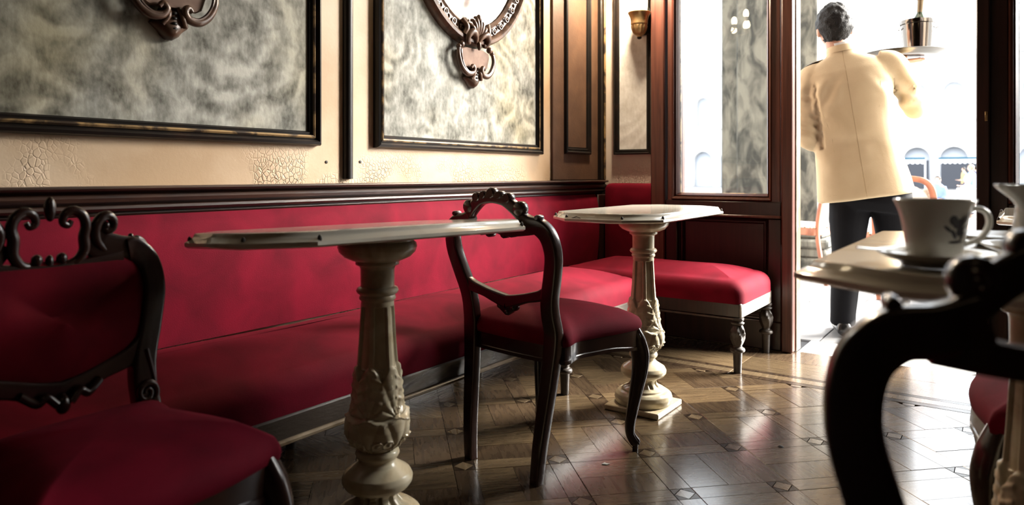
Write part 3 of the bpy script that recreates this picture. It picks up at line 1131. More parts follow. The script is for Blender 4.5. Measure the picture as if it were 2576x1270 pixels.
cb = thing('corner_seat', 'short red velvet corner seat below the window, its back against the pale strip', 'bench', (-1.42, 3.30, 0))
OX, OY = -1.42, 3.30
T_ = Matrix.Translation((-OX, -OY, 0))
cushion(-1.885, -0.950, 3.052, 3.535, 0.300, 0.400, 0.040, 0.06).xf(T_).build('seat_cushion', M['velvet'], cb, 60)
c2 = MB()
c2.rings([[(x, y, z) for (x, y) in ((-1.888 + i, YF - 0.004), (-1.888 + i, YF - 0.05 + i * 0.3), (-1.84, YF - 0.068 + i * 0.5), (-1.72, YF - 0.072 + i * 0.5), (-1.60, YF - 0.066 + i * 0.5), (-1.555 - i, YF - 0.045 + i * 0.3), (-1.555 - i, YF - 0.004))]
          for (z, i) in ((0.36, 0.0), (0.45, 0.0), (0.6, 0.0), (0.72, 0.0), (0.785, 0.002), (0.802, 0.010), (0.812, 0.024), (0.814, 0.04))])
for i, v in enumerate(c2.V):
    if v[0] > -1.60 and v[2] < 9:
        c2.V[i] = (v[0], min(v[1], YF - 0.004), v[2])
c2.xf(T_).build('backrest', M['velvet'], cb, 60)
mb = MB().box(-1.885, -0.962, 3.062, 3.090, 0.240, 0.302, 0.004)
mb.xf(T_).build('apron', M['mahogany_dark'], cb)
MB().box(-0.990, -0.956, 3.064, 3.530, 0.240, 0.302, 0.004).xf(T_).build('side_rail', M['apron_lit'], cb)
MB().box(-1.885, -0.990, 3.09, 3.53, 0.270, 0.300, 0.003).xf(T_).build('seat_board', M['mahogany_dark'], cb)
MB().box(-1.885, -0.950, 3.054, 3.074, 0.232, 0.2405, 0.002).xf(T_).build('apron_edge', M['walnut_worn'], cb)
for x, y in ((-0.978, 3.080), (-0.978, 3.515), (-1.85, 3.08), (-1.85, 3.515)):
    turned_leg(MB(), x - OX, y - OY, 0.241, 0.027).build('leg', M['leg_wood'], cb, 50)

# ------------------------------------------------------------------ marble tables


def octo(hx, hy, c):
    return [(hx, -hy + c), (hx, hy - c), (hx - c, hy), (-hx + c, hy), (-hx, hy - c), (-hx, -hy + c), (-hx + c, -hy), (hx - c, -hy)]


def inset(poly, d):
    P = np.array(poly)
    n = len(P)
    out = []
    for i in range(n):
        a, b, c = P[i - 1], P[i], P[(i + 1) % n]
        e1, e2 = (b - a) / np.linalg.norm(b - a), (c - b) / np.linalg.norm(c - b)
        n1, n2 = np.array((-e1[1], e1[0])), np.array((-e2[1], e2[0]))
        bis = n1 + n2
        bis /= (bis @ n1)
        out.append(tuple(b + bis * d))
    return out


TOPZ = 0.715


def table_top_mesh(hx, hy, c, T, th=0.030):
    base = octo(hx, hy, c)
    prof = [(0.05, T - th), (0.006, T - th), (0.0, T - th + 0.004), (0.0, T - th + 0.011), (0.004, T - th + 0.014), (0.011, T - th + 0.018), (0.015, T - 0.007), (0.0165, T - 0.003), (0.019, T - 0.0005), (0.026, T), (0.07, T)]
    mb = MB()
    mb.rings([[(p[0], p[1], z) for p in inset(base, i)] for i, z in prof])
    mb.xf(Matrix.Translation((0, 0, -TOPZ)))
    return mb.mesh('table_top', M['marble_top'], 40)


def dress(r0):
    return r0


def column_prof():
    P = [(0.100, 0.020), (0.104, 0.028), (0.106, 0.042), (0.102, 0.056), (0.092, 0.064), (0.080, 0.067), (0.078, 0.073), (0.060, 0.080), (0.049, 0.092), (0.047, 0.100), (0.052, 0.108), (0.058, 0.112),
         (0.060, 0.116), (0.076, 0.120), (0.083, 0.130), (0.084, 0.140), (0.078, 0.152), (0.062, 0.162), (0.050, 0.170), (0.0435, 0.178), (0.0435, 0.184), (0.050, 0.189), (0.0525, 0.196), (0.050, 0.203), (0.0445, 0.208),
         (0.046, 0.214), (0.060, 0.228), (0.068, 0.244), (0.071, 0.262), (0.069, 0.280), (0.063, 0.296), (0.0575, 0.310), (0.0555, 0.330), (0.0525, 0.37), (0.0485, 0.41), (0.0445, 0.46), (0.0410, 0.52), (0.0392, 0.550), (0.0385, 0.556),
         (0.0430, 0.560), (0.0435, 0.566), (0.0405, 0.570), (0.047, 0.574), (0.0505, 0.580), (0.047, 0.587), (0.0405, 0.590), (0.0400, 0.596), (0.0405, 0.632), (0.043, 0.638), (0.0515, 0.642), (0.052, 0.650), (0.048, 0.653)]
    return P


def smooth(x, a, b):
    t = min(1, max(0, (x - a) / (b - a)))
    return t * t * (3 - 2 * t)


def carve(a, z, r):
    d = 0.0
    # sunk panels with pointed feet on the shaft (six round)
    n = 6
    q = ((a / (2 * PI) * n) % 1.0) * 2 - 1          # -1..1 across one panel
    if 0.355 < z < 0.552:
        zb = 0.372 + 0.034 * abs(q) / 0.72
        zt = 0.545
        e = min(smooth(0.74 - abs(q), 0.0, 0.10), smooth(z, zb, zb + 0.006), smooth(zt - z, 0, 0.005))
        d -= 0.0050 * e
    # acanthus fans between the panels
    q2 = (((a / (2 * PI) * n) + 0.5) % 1.0) * 2 - 1
    if 0.285 < z < 0.415:
        x = q2 * PI * r / n
        zz = z - 0.290
        ph = math.atan2(x, zz)
        rad = math.hypot(x, zz)
        edge = 0.112 * math.cos(ph) ** 0.35 * (1 + 0.05 * math.cos(11 * ph)) if abs(ph) < 1.45 else 0
        if rad < edge:
            d += 0.0042 * smooth(edge - rad, 0, 0.006) * (0.45 + 0.55 * abs(math.cos(5.5 * ph))) * smooth(z, 0.288, 0.30)
        if zz > 0.02 and abs(x) > 0.004:
            lob = math.cos(zz * 260 + abs(x) * 120)
            d += 0.0018 * max(0, lob) * smooth(0.022 - abs(abs(x) - 0.014), 0, 0.01) * (1 if z < 0.40 else 0)
    # scallop shells on the swelling
    if 0.212 < z < 0.312:
        x = q2 * PI * r / n
        zz = z - 0.214
        ph = math.atan2(x, zz + 0.004)
        rad = math.hypot(x, zz + 0.004)
        edge = 0.086 * (0.62 + 0.38 * math.cos(ph)) * (1 + 0.02 * math.cos(13 * ph))
        if abs(ph) < 1.35:
            if rad < edge:
                d += 0.0055 * smooth(edge - rad, 0, 0.004) * (0.35 + 0.65 * abs(math.cos(4.5 * ph)) ** 0.7)
                if edge - rad < 0.008:
                    d += 0.0022
        # volutes between the shells
        q3 = (((a / (2 * PI) * n)) % 1.0) * 2 - 1
        vx, vz = abs(q3 * PI * r / n) - 0.012, z - 0.232
        vr = math.hypot(vx, vz)
        if vr < 0.013:
            d += 0.0032 * (0.4 + 0.6 * math.cos(vr * 480))
    # flutes of the waisted base
    if 0.070 < z < 0.113:
        d -= 0.006 * max(0.0, math.cos(10 * a)) ** 1.5 * smooth(z, 0.072, 0.082) * smooth(0.112 - z, 0, 0.008)
    return r + d * 1.45


def column_meshes():
    P = column_prof()
    z = np.array([p[1] for p in P])
    r = np.array([p[0] for p in P])
    # dense resample along the profile
    arc = np.concatenate([[0], np.cumsum(np.hypot(np.diff(z), np.diff(r)))])
    out = {}
    for nm, z0, z1, n, seg in (('pedestal_base', 0.020, 0.208, 110, 120), ('shaft', 0.208, 0.653, 230, 168)):
        i0 = np.interp(z0, z, arc)
        i1 = np.interp(z1, z, arc)
        s = np.linspace(i0, i1, n)
        prof = list(zip(np.interp(s, arc, r), np.interp(s, arc, z)))
        out[nm] = MB().lathe(prof, seg, rf=carve).mesh(nm, M['marble'], 50)
    cp = [(0.048, 0.648), (0.052, 0.650), (0.060, 0.652), (0.078, 0.660), (0.090, 0.672), (0.094, 0.684), (0.092, 0.693), (0.086, 0.698), (0.086, 0.706)]
    out['capital'] = MB().lathe(cp, 48).mesh('capital', M['marble'], 50)
    mb = MB().box(-0.106, 0.106, -0.109, 0.109, 0.0, 0.020, 0.003)
    out['plinth'] = mb.mesh('plinth', M['marble'], 30)
    return out


COL = column_meshes()
TOPM = table_top_mesh(0.202, 0.418, 0.100, 0.735)


CHIP = MB().ball((0, 0, 0), (0.0045, 0.0045, 0.008), 8, 6).mesh('corner_chip', M['stain'])


def marble_table(label, x, y, rz, top_rz=0.0, marks=True, wide=1.0, tilt=(0, 0)):
    t = thing('marble_table', label, 'table', (x, y, 0), rz, 'marble pedestal tables')
    o = link('table_top', TOPM, t)
    o.rotation_euler = (tilt[0], tilt[1], top_rz)
    o.location = (0, 0, TOPZ)
    o.scale = (wide, 1, 1)
    for k in ('capital', 'shaft', 'pedestal_base', 'plinth'):
        link(k, COL[k], t)
    if marks:
        for (px, py) in octo(0.202, 0.418, 0.100):
            L_ = math.hypot(px, py)
            link('corner_chip', CHIP, o, (px * (1 - 0.010 / L_), py * (1 - 0.010 / L_), 0.721 - TOPZ))
    return t


t1 = marble_table('marble pedestal table nearest the banquette with the empty chair at its far end', -1.241, 1.196, math.radians(-3.2), 0.0, True, 1.0, (-0.013, -0.048))
t2 = marble_table('marble pedestal table with octagonal top in front of the corner seat', -1.120, 2.426, 0, math.radians(2))
# a dark veined chip on the lip of the second table
mb = MB()
P = [(0.0, 0.0), (0.012, 0.004), (0.022, 0.006), (0.034, 0.010), (0.046, 0.006), (0.058, 0.001), (0.066, 0.003)]
for q in (P, [(0.002, -0.001), (0.014, -0.004), (0.030, -0.006), (0.050, -0.005), (0.060, 0.0)]):
    mb.tube([(-0.08 + a, -0.4150, 0.714 + b) for a, b in q], 0.0012, 5)
mb.build('lip_crack', M['stain'], t2)
t3 = marble_table('marble pedestal table bearing the coffee cup and the milk jug', 0.035, 1.36, 0, 0, False, 1.42)
t1.scale = (1, 1, 1.008)
t3.scale = (1, 1, 1.010)
t4 = marble_table('bare marble pedestal table standing by the right-hand side light of the door', 0.16, 2.98, 0)

# ------------------------------------------------------------------ chairs


def yk(z):
    """rake of the chair back"""
    if z < 0.42:
        return -0.232 + 0.036 * smooth(z, 0.0, 0.42)
    return -0.196 - 0.075 * (z - 0.42) / 0.38


def strap(mb, pts, widths, th=0.014, n=7, seg=16, sq=0.28, mi=0):
    """a flat sawn member lying in the plane of the chair back: pts are (x, z)"""
    P = catmull(pts, n)
    W = np.interp(np.linspace(0, 1, len(P)), np.linspace(0, 1, len(widths)), widths)
    path = [(x, yk(z), z) for x, z in P]
    mb.tube(path, [(w, th) for w in W], seg, up=(0, 1, 0), sq=sq, mi=mi)
    return mb


def seat_outline(hw_b, hw_f, yb, yf, n=10, bow=0.03):
    pts = []
    # back edge, right side, bowed front, left side  (counter clockwise from back left)
    ctrl = [(-hw_b, yb), (hw_b, yb), (hw_b + 0.008, yb + 0.10), (hw_f - 0.004, yf - 0.10), (hw_f, yf - 0.012), (hw_f - 0.03, yf), (0.08, yf + bow * 0.8), (0, yf + bow), (-0.08, yf + bow * 0.8),
            (-hw_f + 0.03, yf), (-hw_f, yf - 0.012), (-hw_f + 0.004, yf - 0.10), (-hw_b - 0.008, yb + 0.10)]
    return [tuple(p) for p in catmull(ctrl, 5, True)]


def scale_poly(poly, f, c=(0, 0)):
    return [(c[0] + (p[0] - c[0]) * f, c[1] + (p[1] - c[1]) * f) for p in poly]


SEAT_C = (0, -0.01)


def make_seat(parent, vel, z0=0.378, z1=0.415, crown=0.045):
    o = seat_outline(0.172, 0.215, -0.195, 0.175)
    mb = MB()
    prof = [(0.97, z0), (1.0, z0 + 0.004), (1.012, z0 + 0.018), (1.0, z1 - 0.008), (0.97, z1 + 0.004), (0.90, z1 + 0.014), (0.75, z1 + crown * 0.66), (0.55, z1 + crown * 0.86), (0.3, z1 + crown * 0.97), (0.08, z1 + crown)]
    mb.rings([[(p[0], p[1], z) for p in scale_poly(o, f, SEAT_C)] for f, z in prof])
    return mb.build('seat', vel, parent, 60)


def make_apron(parent, wood):
    o = seat_outline(0.170, 0.214, -0.193, 0.173)
    inn = scale_poly(o, 0.88, SEAT_C)
    n = len(o)
    rings = []
    mb = MB()
    top, bot = 0.384, []
    for i, p in enumerate(o):
        # lower edge drops near the front corners into the knees, lifts in between
        f = smooth(p[1], 0.02, 0.17)
        k = abs(abs(p[0]) - 0.205)
        bot.append(0.332 - 0.020 * math.exp(-(k / 0.03) ** 2) * f - 0.004 * math.cos(p[0] * 40) * f)
    lip = scale_poly(o, 1.012, SEAT_C)
    r = [[(o[i][0], o[i][1], top) for i in range(n)], [(o[i][0], o[i][1], bot[i] + 0.012) for i in range(n)], [(lip[i][0], lip[i][1], bot[i] + 0.010) for i in range(n)],
         [(lip[i][0], lip[i][1], bot[i]) for i in range(n)], [(inn[i][0], inn[i][1], bot[i]) for i in range(n)], [(inn[i][0], inn[i][1], top) for i in range(n)]]
    mb.rings(r, loop=True)
    mb.build('seat_rail', wood, parent, 40)


def cabriole(parent, s, wood, castor=True):
    P = catmull([(s * 0.188, 0.150, 0.385), (s * 0.199, 0.163, 0.345), (s * 0.207, 0.173, 0.300), (s * 0.206, 0.172, 0.245), (s * 0.196, 0.160, 0.165), (s * 0.187, 0.150, 0.095), (s * 0.186, 0.149, 0.055), (s * 0.196, 0.160, 0.028), (s * 0.198, 0.162, 0.022)], 5)
    W = np.interp(np.linspace(0, 1, len(P)), np.linspace(0, 1, 9), [0.024, 0.029, 0.028, 0.0235, 0.0185, 0.0155, 0.0145, 0.017, 0.014])
    mb = MB().tube(P, list(W), 14, up=(1, 1 * s, 0), sq=0.6)
    mb.tube([(s * 0.197, 0.161, 0.024), (s * 0.197, 0.161, 0.0)], [0.010, 0.009], 10)
    leg = mb.build('leg', wood, parent, 50)
    # rounded bead running down the outer edge
    b = MB().tube([(p[0] + s * (w * 0.98), p[1] - w * 0.25, p[2]) for p, w in zip(P[2:-2], W[2:-2])], 0.0032, 6)
    b.build('edge_bead', wood, leg, 60)
    return leg


def stile_pts(s):
    return [(s * 0.132, 0.0), (s * 0.142, 0.12), (s * 0.154, 0.27), (s * 0.164, 0.40), (s * 0.161, 0.47), (s * 0.166, 0.515), (s * 0.186, 0.580), (s * 0.200, 0.640), (s * 0.192, 0.690), (s * 0.165, 0.717), (s * 0.130, 0.723), (s * 0.098, 0.735)]


STILE_W = [0.015, 0.019, 0.023, 0.026, 0.025, 0.0245, 0.0235, 0.023, 0.0235, 0.0235, 0.0235, 0.022]


def balloon_back(parent, wood):
    for s in (-1, 1):
        strap(MB(), stile_pts(s), STILE_W, 0.016).build('back_post', wood, parent, 50)
        # little scroll knob on the shoulder
    mb = MB()
    # crest: humped arch above an open eye
    strap(mb, [(-0.120, 0.727), (-0.098, 0.752), (-0.075, 0.772), (-0.045, 0.788), (0, 0.796), (0.045, 0.788), (0.075, 0.772), (0.098, 0.752), (0.120, 0.727)], [0.014, 0.016, 0.017, 0.015, 0.017, 0.015, 0.017, 0.016, 0.014], 0.013)
    strap(mb, [(-0.135, 0.712), (-0.09, 0.703), (-0.04, 0.698), (0, 0.703), (0.04, 0.698), (0.09, 0.703), (0.135, 0.712)], [0.018, 0.015, 0.013, 0.011, 0.013, 0.015, 0.018], 0.012)
    cr = mb.build('crest_rail', wood, parent, 50)
    for (x, z, r) in ((0, 0.808, 0.016), (-0.032, 0.803, 0.012), (0.032, 0.803, 0.012), (-0.062, 0.795, 0.015), (0.062, 0.795, 0.015), (-0.102, 0.766, 0.021), (0.102, 0.766, 0.021), (-0.166, 0.744, 0.0075), (0.166, 0.744, 0.0075), (-0.03, 0.690, 0.011), (0.03, 0.690, 0.011), (-0.06, 0.692, 0.009), (0.06, 0.692, 0.009)):
        MB().tube([(x, yk(z) - 0.014, z), (x, yk(z) - 0.010, z), (x, yk(z) + 0.010, z), (x, yk(z) + 0.014, z)], [r * 0.8, r, r, r * 0.8], 14).build('carved_knob', wood, cr, 50)
    for s in (-1, 1):
        sp = [(s * (0.102 + 0.011 * (1 - t / 9) * math.cos(t)), yk(0.766) + 0.013, 0.766 + 0.011 * (1 - t / 9) * math.sin(t)) for t in np.linspace(0, 8, 22)]
        MB().tube(sp, 0.003, 6).build('scroll', wood, cr, 50)
    lr = MB()
    for s in (-1, 1):
        strap(lr, [(s * 0.170, 0.535), (s * 0.135, 0.522), (s * 0.085, 0.510), (s * 0.04, 0.498), (0, 0.489)], [0.020, 0.016, 0.014, 0.017, 0.020], 0.013)
    strap(lr, [(0, 0.496), (0, 0.470), (0, 0.452)], [0.050, 0.034, 0.008], 0.012, 5)
    for x, z, r in ((-0.028, 0.476, 0.012), (0.028, 0.476, 0.012), (0, 0.460, 0.011)):
        lr.ball((x, yk(z), z), (r, 0.017, r), 10, 7)
    lr.build('lower_rail', wood, parent, 50)


def make_balloon_chair(name, label, vel, wood):
    t = thing(name, label, 'chair')
    make_seat(t, vel)
    make_apron(t, wood)
    for s in (-1, 1):
        cabriole(t, s, wood)
    balloon_back(t, wood)
    return t


G_CH = 'balloon back chairs'
ch = make_balloon_chair('balloon_back_chair', 'dark balloon back chair with red seat standing alone between the two tables by the banquette', M['velvet'], M['walnut'])
ch['group'] = G_CH
ch.location = (-1.181, 1.895, 0)
ch.rotation_euler = (0, 0, math.radians(-8))
dup(ch, 'black silhouetted balloon back chair close to the camera, its crest overlapping the coffee table', (0.15, 0.505, 0.0), math.radians(197.8), G_CH).scale = (1, 1, 1.005)
dup(ch, 'balloon back chair beyond the coffee table, red seat glimpsed through the black chair back', (0.13, 1.80, 0), math.radians(92), G_CH)


# carved armless chair with an upholstered back, at the left edge
def spiral(cx, cz, r0, r1, a0, turns, y, n=26):
    out = []
    for t in np.linspace(0, 1, n):
        r = r0 + (r1 - r0) * t
        a = a0 + turns * 2 * PI * t
        out.append((cx + r * math.cos(a), y, cz + r * math.sin(a)))
    return out


ca = thing('carved_chair', 'carved dark wooden chair with scrolled crest and upholstered red back, standing before the first table', 'chair', (-1.156, 0.550, 0), math.radians(-88.3))
ca.scale = (0.905, 0.905, 1.0)
make_seat(ca, M['velvet'], crown=0.05)
make_apron(ca, M['walnut'])
for s in (-1, 1):
    lg = cabriole(ca, s, M['walnut'])
# serpentine carved front apron with scrolls
for s in (-1, 1):
    P = catmull([(s * 0.192, 0.181, 0.268), (s * 0.178, 0.186, 0.300), (s * 0.150, 0.192, 0.322), (s * 0.120, 0.196, 0.312), (s * 0.092, 0.199, 0.292), (s * 0.070, 0.201, 0.286), (s * 0.055, 0.202, 0.296), (s * 0.058, 0.202, 0.308), (s * 0.068, 0.201, 0.306)], 6)
    MB().tube(P, list(np.interp(np.linspace(0, 1, len(P)), [0, 0.3, 0.7, 1], [0.006, 0.009, 0.009, 0.006])), 9).build('front_carving', M['walnut'], ca, 60)
    MB().tube(catmull([(s * 0.05, 0.203, 0.30), (s * 0.03, 0.204, 0.275), (s * 0.012, 0.205, 0.268), (0, 0.205, 0.276)], 5), 0.008, 8).build('front_carving', M['walnut'], ca, 60)
MB().ball((0, 0.206, 0.288), (0.014, 0.010, 0.018), 10, 8).build('front_carving', M['walnut'], ca, 60)
for s in (-1, 1):
    po = strap(MB(), stile_pts(s)[:-2] + [(s * 0.150, 0.716)], STILE_W, 0.017).build('back_post', M['walnut'], ca, 50)
    y = yk(0.46) + 0.020
    MB().tube(spiral(s * 0.158, 0.452, 0.004, 0.022, 0, -s * 1.6 if s > 0 else 1.6, y), list(np.linspace(0.004, 0.007, 26)), 8).build('post_scroll', M['walnut'], po, 60)
    MB().tube(catmull([(s * 0.178, yk(0.47) + 0.016, 0.462), (s * 0.174, yk(0.50) + 0.016, 0.49), (s * 0.166, yk(0.53) + 0.016, 0.53)], 6), 0.006, 8).build('post_bead', M['walnut'], po, 60)
pad = MB()
ol = [(-0.150, 0.56), (-0.165, 0.64), (-0.150, 0.692), (-0.09, 0.700), (0, 0.700), (0.09, 0.700), (0.150, 0.692), (0.165, 0.64), (0.150, 0.56), (0.09, 0.525), (0, 0.505), (-0.09, 0.525)]
ol = catmull(ol, 4, True)
cc = np.array((0, 0.61))
pad.rings([[(cc[0] + (p[0] - cc[0]) * f, yk(p[1]) + dy, cc[1] + (p[1] - cc[1]) * f) for p in ol] for f, dy in ((1.08, -0.008), (1.08, 0.006), (0.98, 0.014), (0.75, 0.024), (0.4, 0.029), (0.05, 0.030))])
pad.build('back_upholstery', M['velvet_dark'], ca, 60)
cr = MB()
yf_ = yk(0.76) + 0.012
# shoulders: hollow scrolls either side
for s in (-1, 1):
    strap(cr, [(s * 0.195, 0.680), (s * 0.172, 0.716), (s * 0.135, 0.722), (s * 0.100, 0.728), (s * 0.080, 0.745)], [0.020, 0.020, 0.024, 0.030, 0.022], 0.013)
strap(cr, [(-0.14, 0.700), (-0.07, 0.694), (0, 0.690), (0.07, 0.694), (0.14, 0.700)], [0.018, 0.014, 0.012, 0.014, 0.018], 0.012)
crest = cr.build('crest_rail', M['walnut'], ca, 50)
for s in (-1, 1):
    # outer scroll
    P = [(s * 0.142, yf_, 0.712), (s * 0.112, yf_, 0.716), (s * 0.090, yf_ + 0.004, 0.735), (s * 0.084, yf_ + 0.006, 0.758), (s * 0.094, yf_ + 0.006, 0.778), (s * 0.110, yf_ + 0.005, 0.784), (s * 0.122, yf_ + 0.004, 0.774), (s * 0.120, yf_ + 0.003, 0.760), (s * 0.108, yf_ + 0.002, 0.756), (s * 0.103, yf_ + 0.002, 0.766)]
    P = catmull(P, 5)
    MB().tube(P, list(np.interp(np.linspace(0, 1, len(P)), [0, 0.35, 0.8, 1], [0.005, 0.011, 0.008, 0.008])), 10).build('scroll', M['walnut'], crest, 60)
    # side of the cartouche
    P = [(s * 0.012, yf_, 0.704), (s * 0.030, yf_ + 0.003, 0.700), (s * 0.050, yf_ + 0.006, 0.706), (s * 0.063, yf_ + 0.008, 0.725), (s * 0.062, yf_ + 0.008, 0.748), (s * 0.066, yf_ + 0.008, 0.768), (s * 0.060, yf_ + 0.008, 0.786), (s * 0.044, yf_ + 0.007, 0.796), (s * 0.028, yf_ + 0.006, 0.790), (s * 0.024, yf_ + 0.005, 0.776), (s * 0.034, yf_ + 0.005, 0.770), (s * 0.040, yf_ + 0.005, 0.778)]
    P = catmull(P, 5)
    MB().tube(P, list(np.interp(np.linspace(0, 1, len(P)), [0, 0.3, 0.7, 1], [0.006, 0.011, 0.009, 0.005])), 10).build('scroll', M['walnut'], crest, 60)
    MB().ball((s * 0.022, yf_ + 0.006, 0.712), 0.0105, 10, 7).build('carved_knob', M['walnut'], crest, 60)
    MB().ball((s * 0.107, yf_ + 0.004, 0.766), 0.008, 10, 7).build('carved_knob', M['walnut'], crest, 60)
    MB().tube(catmull([(s * 0.165, yf_ - 0.004, 0.712), (s * 0.160, yf_ + 0.002, 0.728), (s * 0.172, yf_ + 0.002, 0.738), (s * 0.190, yf_, 0.724), (s * 0.201, yf_ - 0.002, 0.69)], 5), 0.006, 8).build('scroll', M['walnut'], crest, 60)
    MB().ball((s * 0.160, yf_, 0.742), 0.006, 8, 6).build('carved_knob', M['walnut'], crest, 60)
MB().ball((0, yf_ + 0.008, 0.800), (0.011, 0.010, 0.022), 12, 9).build('carved_knob', M['walnut'], crest, 60)
MB().ball((0, yf_ + 0.006, 0.708), (0.008, 0.008, 0.012), 10, 8).build('carved_knob', M['walnut'], crest, 60)
lr = MB()
for s in (-1, 1):
    strap(lr, [(s * 0.168, 0.540), (s * 0.130, 0.520), (s * 0.085, 0.508), (s * 0.04, 0.495), (0, 0.487)], [0.021, 0.018, 0.016, 0.017, 0.018], 0.014)
    lr.tube(catmull([(s * 0.07, yk(0.49) + 0.014, 0.495), (s * 0.045, yk(0.48) + 0.018, 0.478), (s * 0.03, yk(0.47) + 0.018, 0.486), (s * 0.012, yk(0.46) + 0.018, 0.470)], 5), 0.008, 8)
lr.ball((0, yk(0.46) + 0.012, 0.468), (0.014, 0.014, 0.018), 10, 8)
lr.build('lower_rail', M['walnut'], ca, 50)

# ------------------------------------------------------------------ oval mirrors on the wall panels


_r = MB().tube([(0.002, 0.0125 * math.cos(u), 0.0125 * math.sin(u)) for u in np.linspace(0, 2 * PI, 13)], 0.0036, 6)
_r.ball((0.001, 0, 0), 0.006, 8, 5)
ROSETTE = _r.mesh('rosette', M['bronze'], 60)
BEAD = MB().ball((0, 0, 0), (0.006, 0.005, 0.010), 6, 5).mesh('bead', M['bronze'], 60)


def make_mirror(label, y, zc):
    t = thing('oval_mirror', label, 'mirror', (XW + 0.006, y, zc), 0, 'carved oval wall mirrors')
    a, b = 0.37, 0.525
    N = 72
    g = MB()
    rings = []
    for f in (0.02, 0.5, 1.0):
        rings.append([(0.012, a * f * math.cos(q) * 1.02, b * f * math.sin(q) * 1.02) for q in np.linspace(0, 2 * PI, N, endpoint=False)])
    back = [[(0.002, p[1], p[2]) for p in rings[-1]]]
    g.rings(rings + back, cap0=True, cap1=False)
    g.build('mirror_glass', M['mirror'], t, 20)
    fr = MB()
    prof = [(0.0, 0.004), (0.0, 0.020), (0.010, 0.026), (0.016, 0.022), (0.022, 0.020), (0.050, 0.026), (0.056, 0.036), (0.066, 0.042), (0.078, 0.040), (0.086, 0.030), (0.090, 0.014), (0.092, 0.0), (0.02, 0.0)]
    rg = []
    for q in np.linspace(0, 2 * PI, N, endpoint=False):
        nx, nz = math.cos(q) / a, math.sin(q) / b
        L_ = math.hypot(nx, nz)
        nx, nz = nx / L_, nz / L_
        rg.append([(h, a * math.cos(q) + nx * w, b * math.sin(q) + nz * w) for w, h in prof])
    fr.rings(rg, loop=True)
    fo = fr.build('frame', M['bronze'], t, 40)
    K = 46
    for k in range(K):
        q = 2 * PI * k / K
        nx, nz = math.cos(q) / a, math.sin(q) / b
        L_ = math.hypot(nx, nz)
        link('rosette', ROSETTE, fo, (0.026, a * math.cos(q) + nx / L_ * 0.036, b * math.sin(q) + nz / L_ * 0.036))
        q2 = q + PI / K
        link('bead', BEAD, fo, (0.024, a * math.cos(q2) + nx / L_ * 0.036, b * math.sin(q2) + nz / L_ * 0.036))
    # acanthus at the foot of the frame
    zb = -b - 0.03
    for s in (-1, 1):
        for k, (dy, dz, r) in enumerate(((0.010, 0.045, 0.012), (0.026, 0.030, 0.013), (0.044, 0.010, 0.014))):
            MB().tube(catmull([(0.030, s * dy * 0.3, zb - 0.03), (0.052, s * dy * 0.8, zb + dz * 0.4), (0.048, s * dy * 1.2, zb + dz + 0.012), (0.036, s * dy * 1.5, zb + dz + 0.018)], 5), list(np.linspace(r, r * 0.45, 16)), 9).build('acanthus_leaf', M['bronze'], t, 60)
        MB().tube(catmull([(0.040, s * 0.004, zb - 0.050), (0.052, s * 0.020, zb - 0.020), (0.055, s * 0.048, zb - 0.006), (0.050, s * 0.070, zb - 0.026), (0.042, s * 0.066, zb - 0.050), (0.038, s * 0.050, zb - 0.052)], 6), list(np.interp(np.linspace(0, 1, 31), [0, 0.4, 1], [0.008, 0.016, 0.009])), 10).build('acanthus_leaf', M['bronze'], t, 60)
        MB().tube(catmull([(0.030, s * 0.09, zb + 0.045), (0.046, s * 0.075, zb + 0.012), (0.040, s * 0.085, zb - 0.02)], 6), 0.012, 9).build('acanthus_leaf', M['bronze'], t, 60)
    MB().ball((0.050, 0, zb + 0.062), (0.012, 0.010, 0.016), 10, 7).build('carved_bud', M['bronze'], t, 60)
    MB().ball((0.052, 0, zb - 0.060), (0.010, 0.008, 0.020), 10, 7).build('carved_bud', M['bronze'], t, 60)
    # blank plaque
    zp = zb - 0.110
    pl = MB()
    out = [(-0.098, 0.030), (-0.104, 0.010), (-0.088, -0.036), (-0.070, -0.046), (0.070, -0.046), (0.088, -0.036), (0.104, 0.010), (0.098, 0.030), (0.060, 0.040), (-0.060, 0.040)]
    pl.prism([(p, zp + q) for p, q in out], 'x', 0.016, 0.032, 0.006)
    pl.build('plaque', M['plaque'], t, 30)
    for s in (-1, 1):
        P = catmull([(0.030, s * 0.098, zp + 0.050), (0.036, s * 0.118, zp + 0.026), (0.040, s * 0.122, zp - 0.010), (0.040, s * 0.104, zp - 0.050), (0.042, s * 0.072, zp - 0.074), (0.044, s * 0.040, zp - 0.072), (0.046, s * 0.026, zp - 0.054), (0.046, s * 0.036, zp - 0.040), (0.046, s * 0.048, zp - 0.050)], 6)
        MB().tube(P, list(np.interp(np.linspace(0, 1, len(P)), [0, 0.5, 0.85, 1], [0.007, 0.013, 0.010, 0.007])), 10).build('scroll', M['bronze'], t, 60)
        MB().tube([(p[0] + 0.008, p[1] * 0.93, p[2] + 0.006) for p in P[8:30]], 0.004, 6).build('scroll', M['bronze'], t, 60)
        MB().ball((0.034, s * 0.098, zp + 0.046), (0.014, 0.015, 0.015), 10, 7).build('carved_bud', M['bronze'], t, 60)
        MB().ball((0.034, s * 0.116, zp + 0.034), (0.012, 0.011, 0.012), 10, 7).build('carved_bud', M['bronze'], t, 60)
        MB().tube(catmull([(0.03, s * 0.016, zp - 0.044), (0.044, s * 0.020, zp - 0.070), (0.036, s * 0.034, zp - 0.094)], 5), 0.008, 8).build('scroll', M['bronze'], t, 60)
    dp = MB()
    sec = []
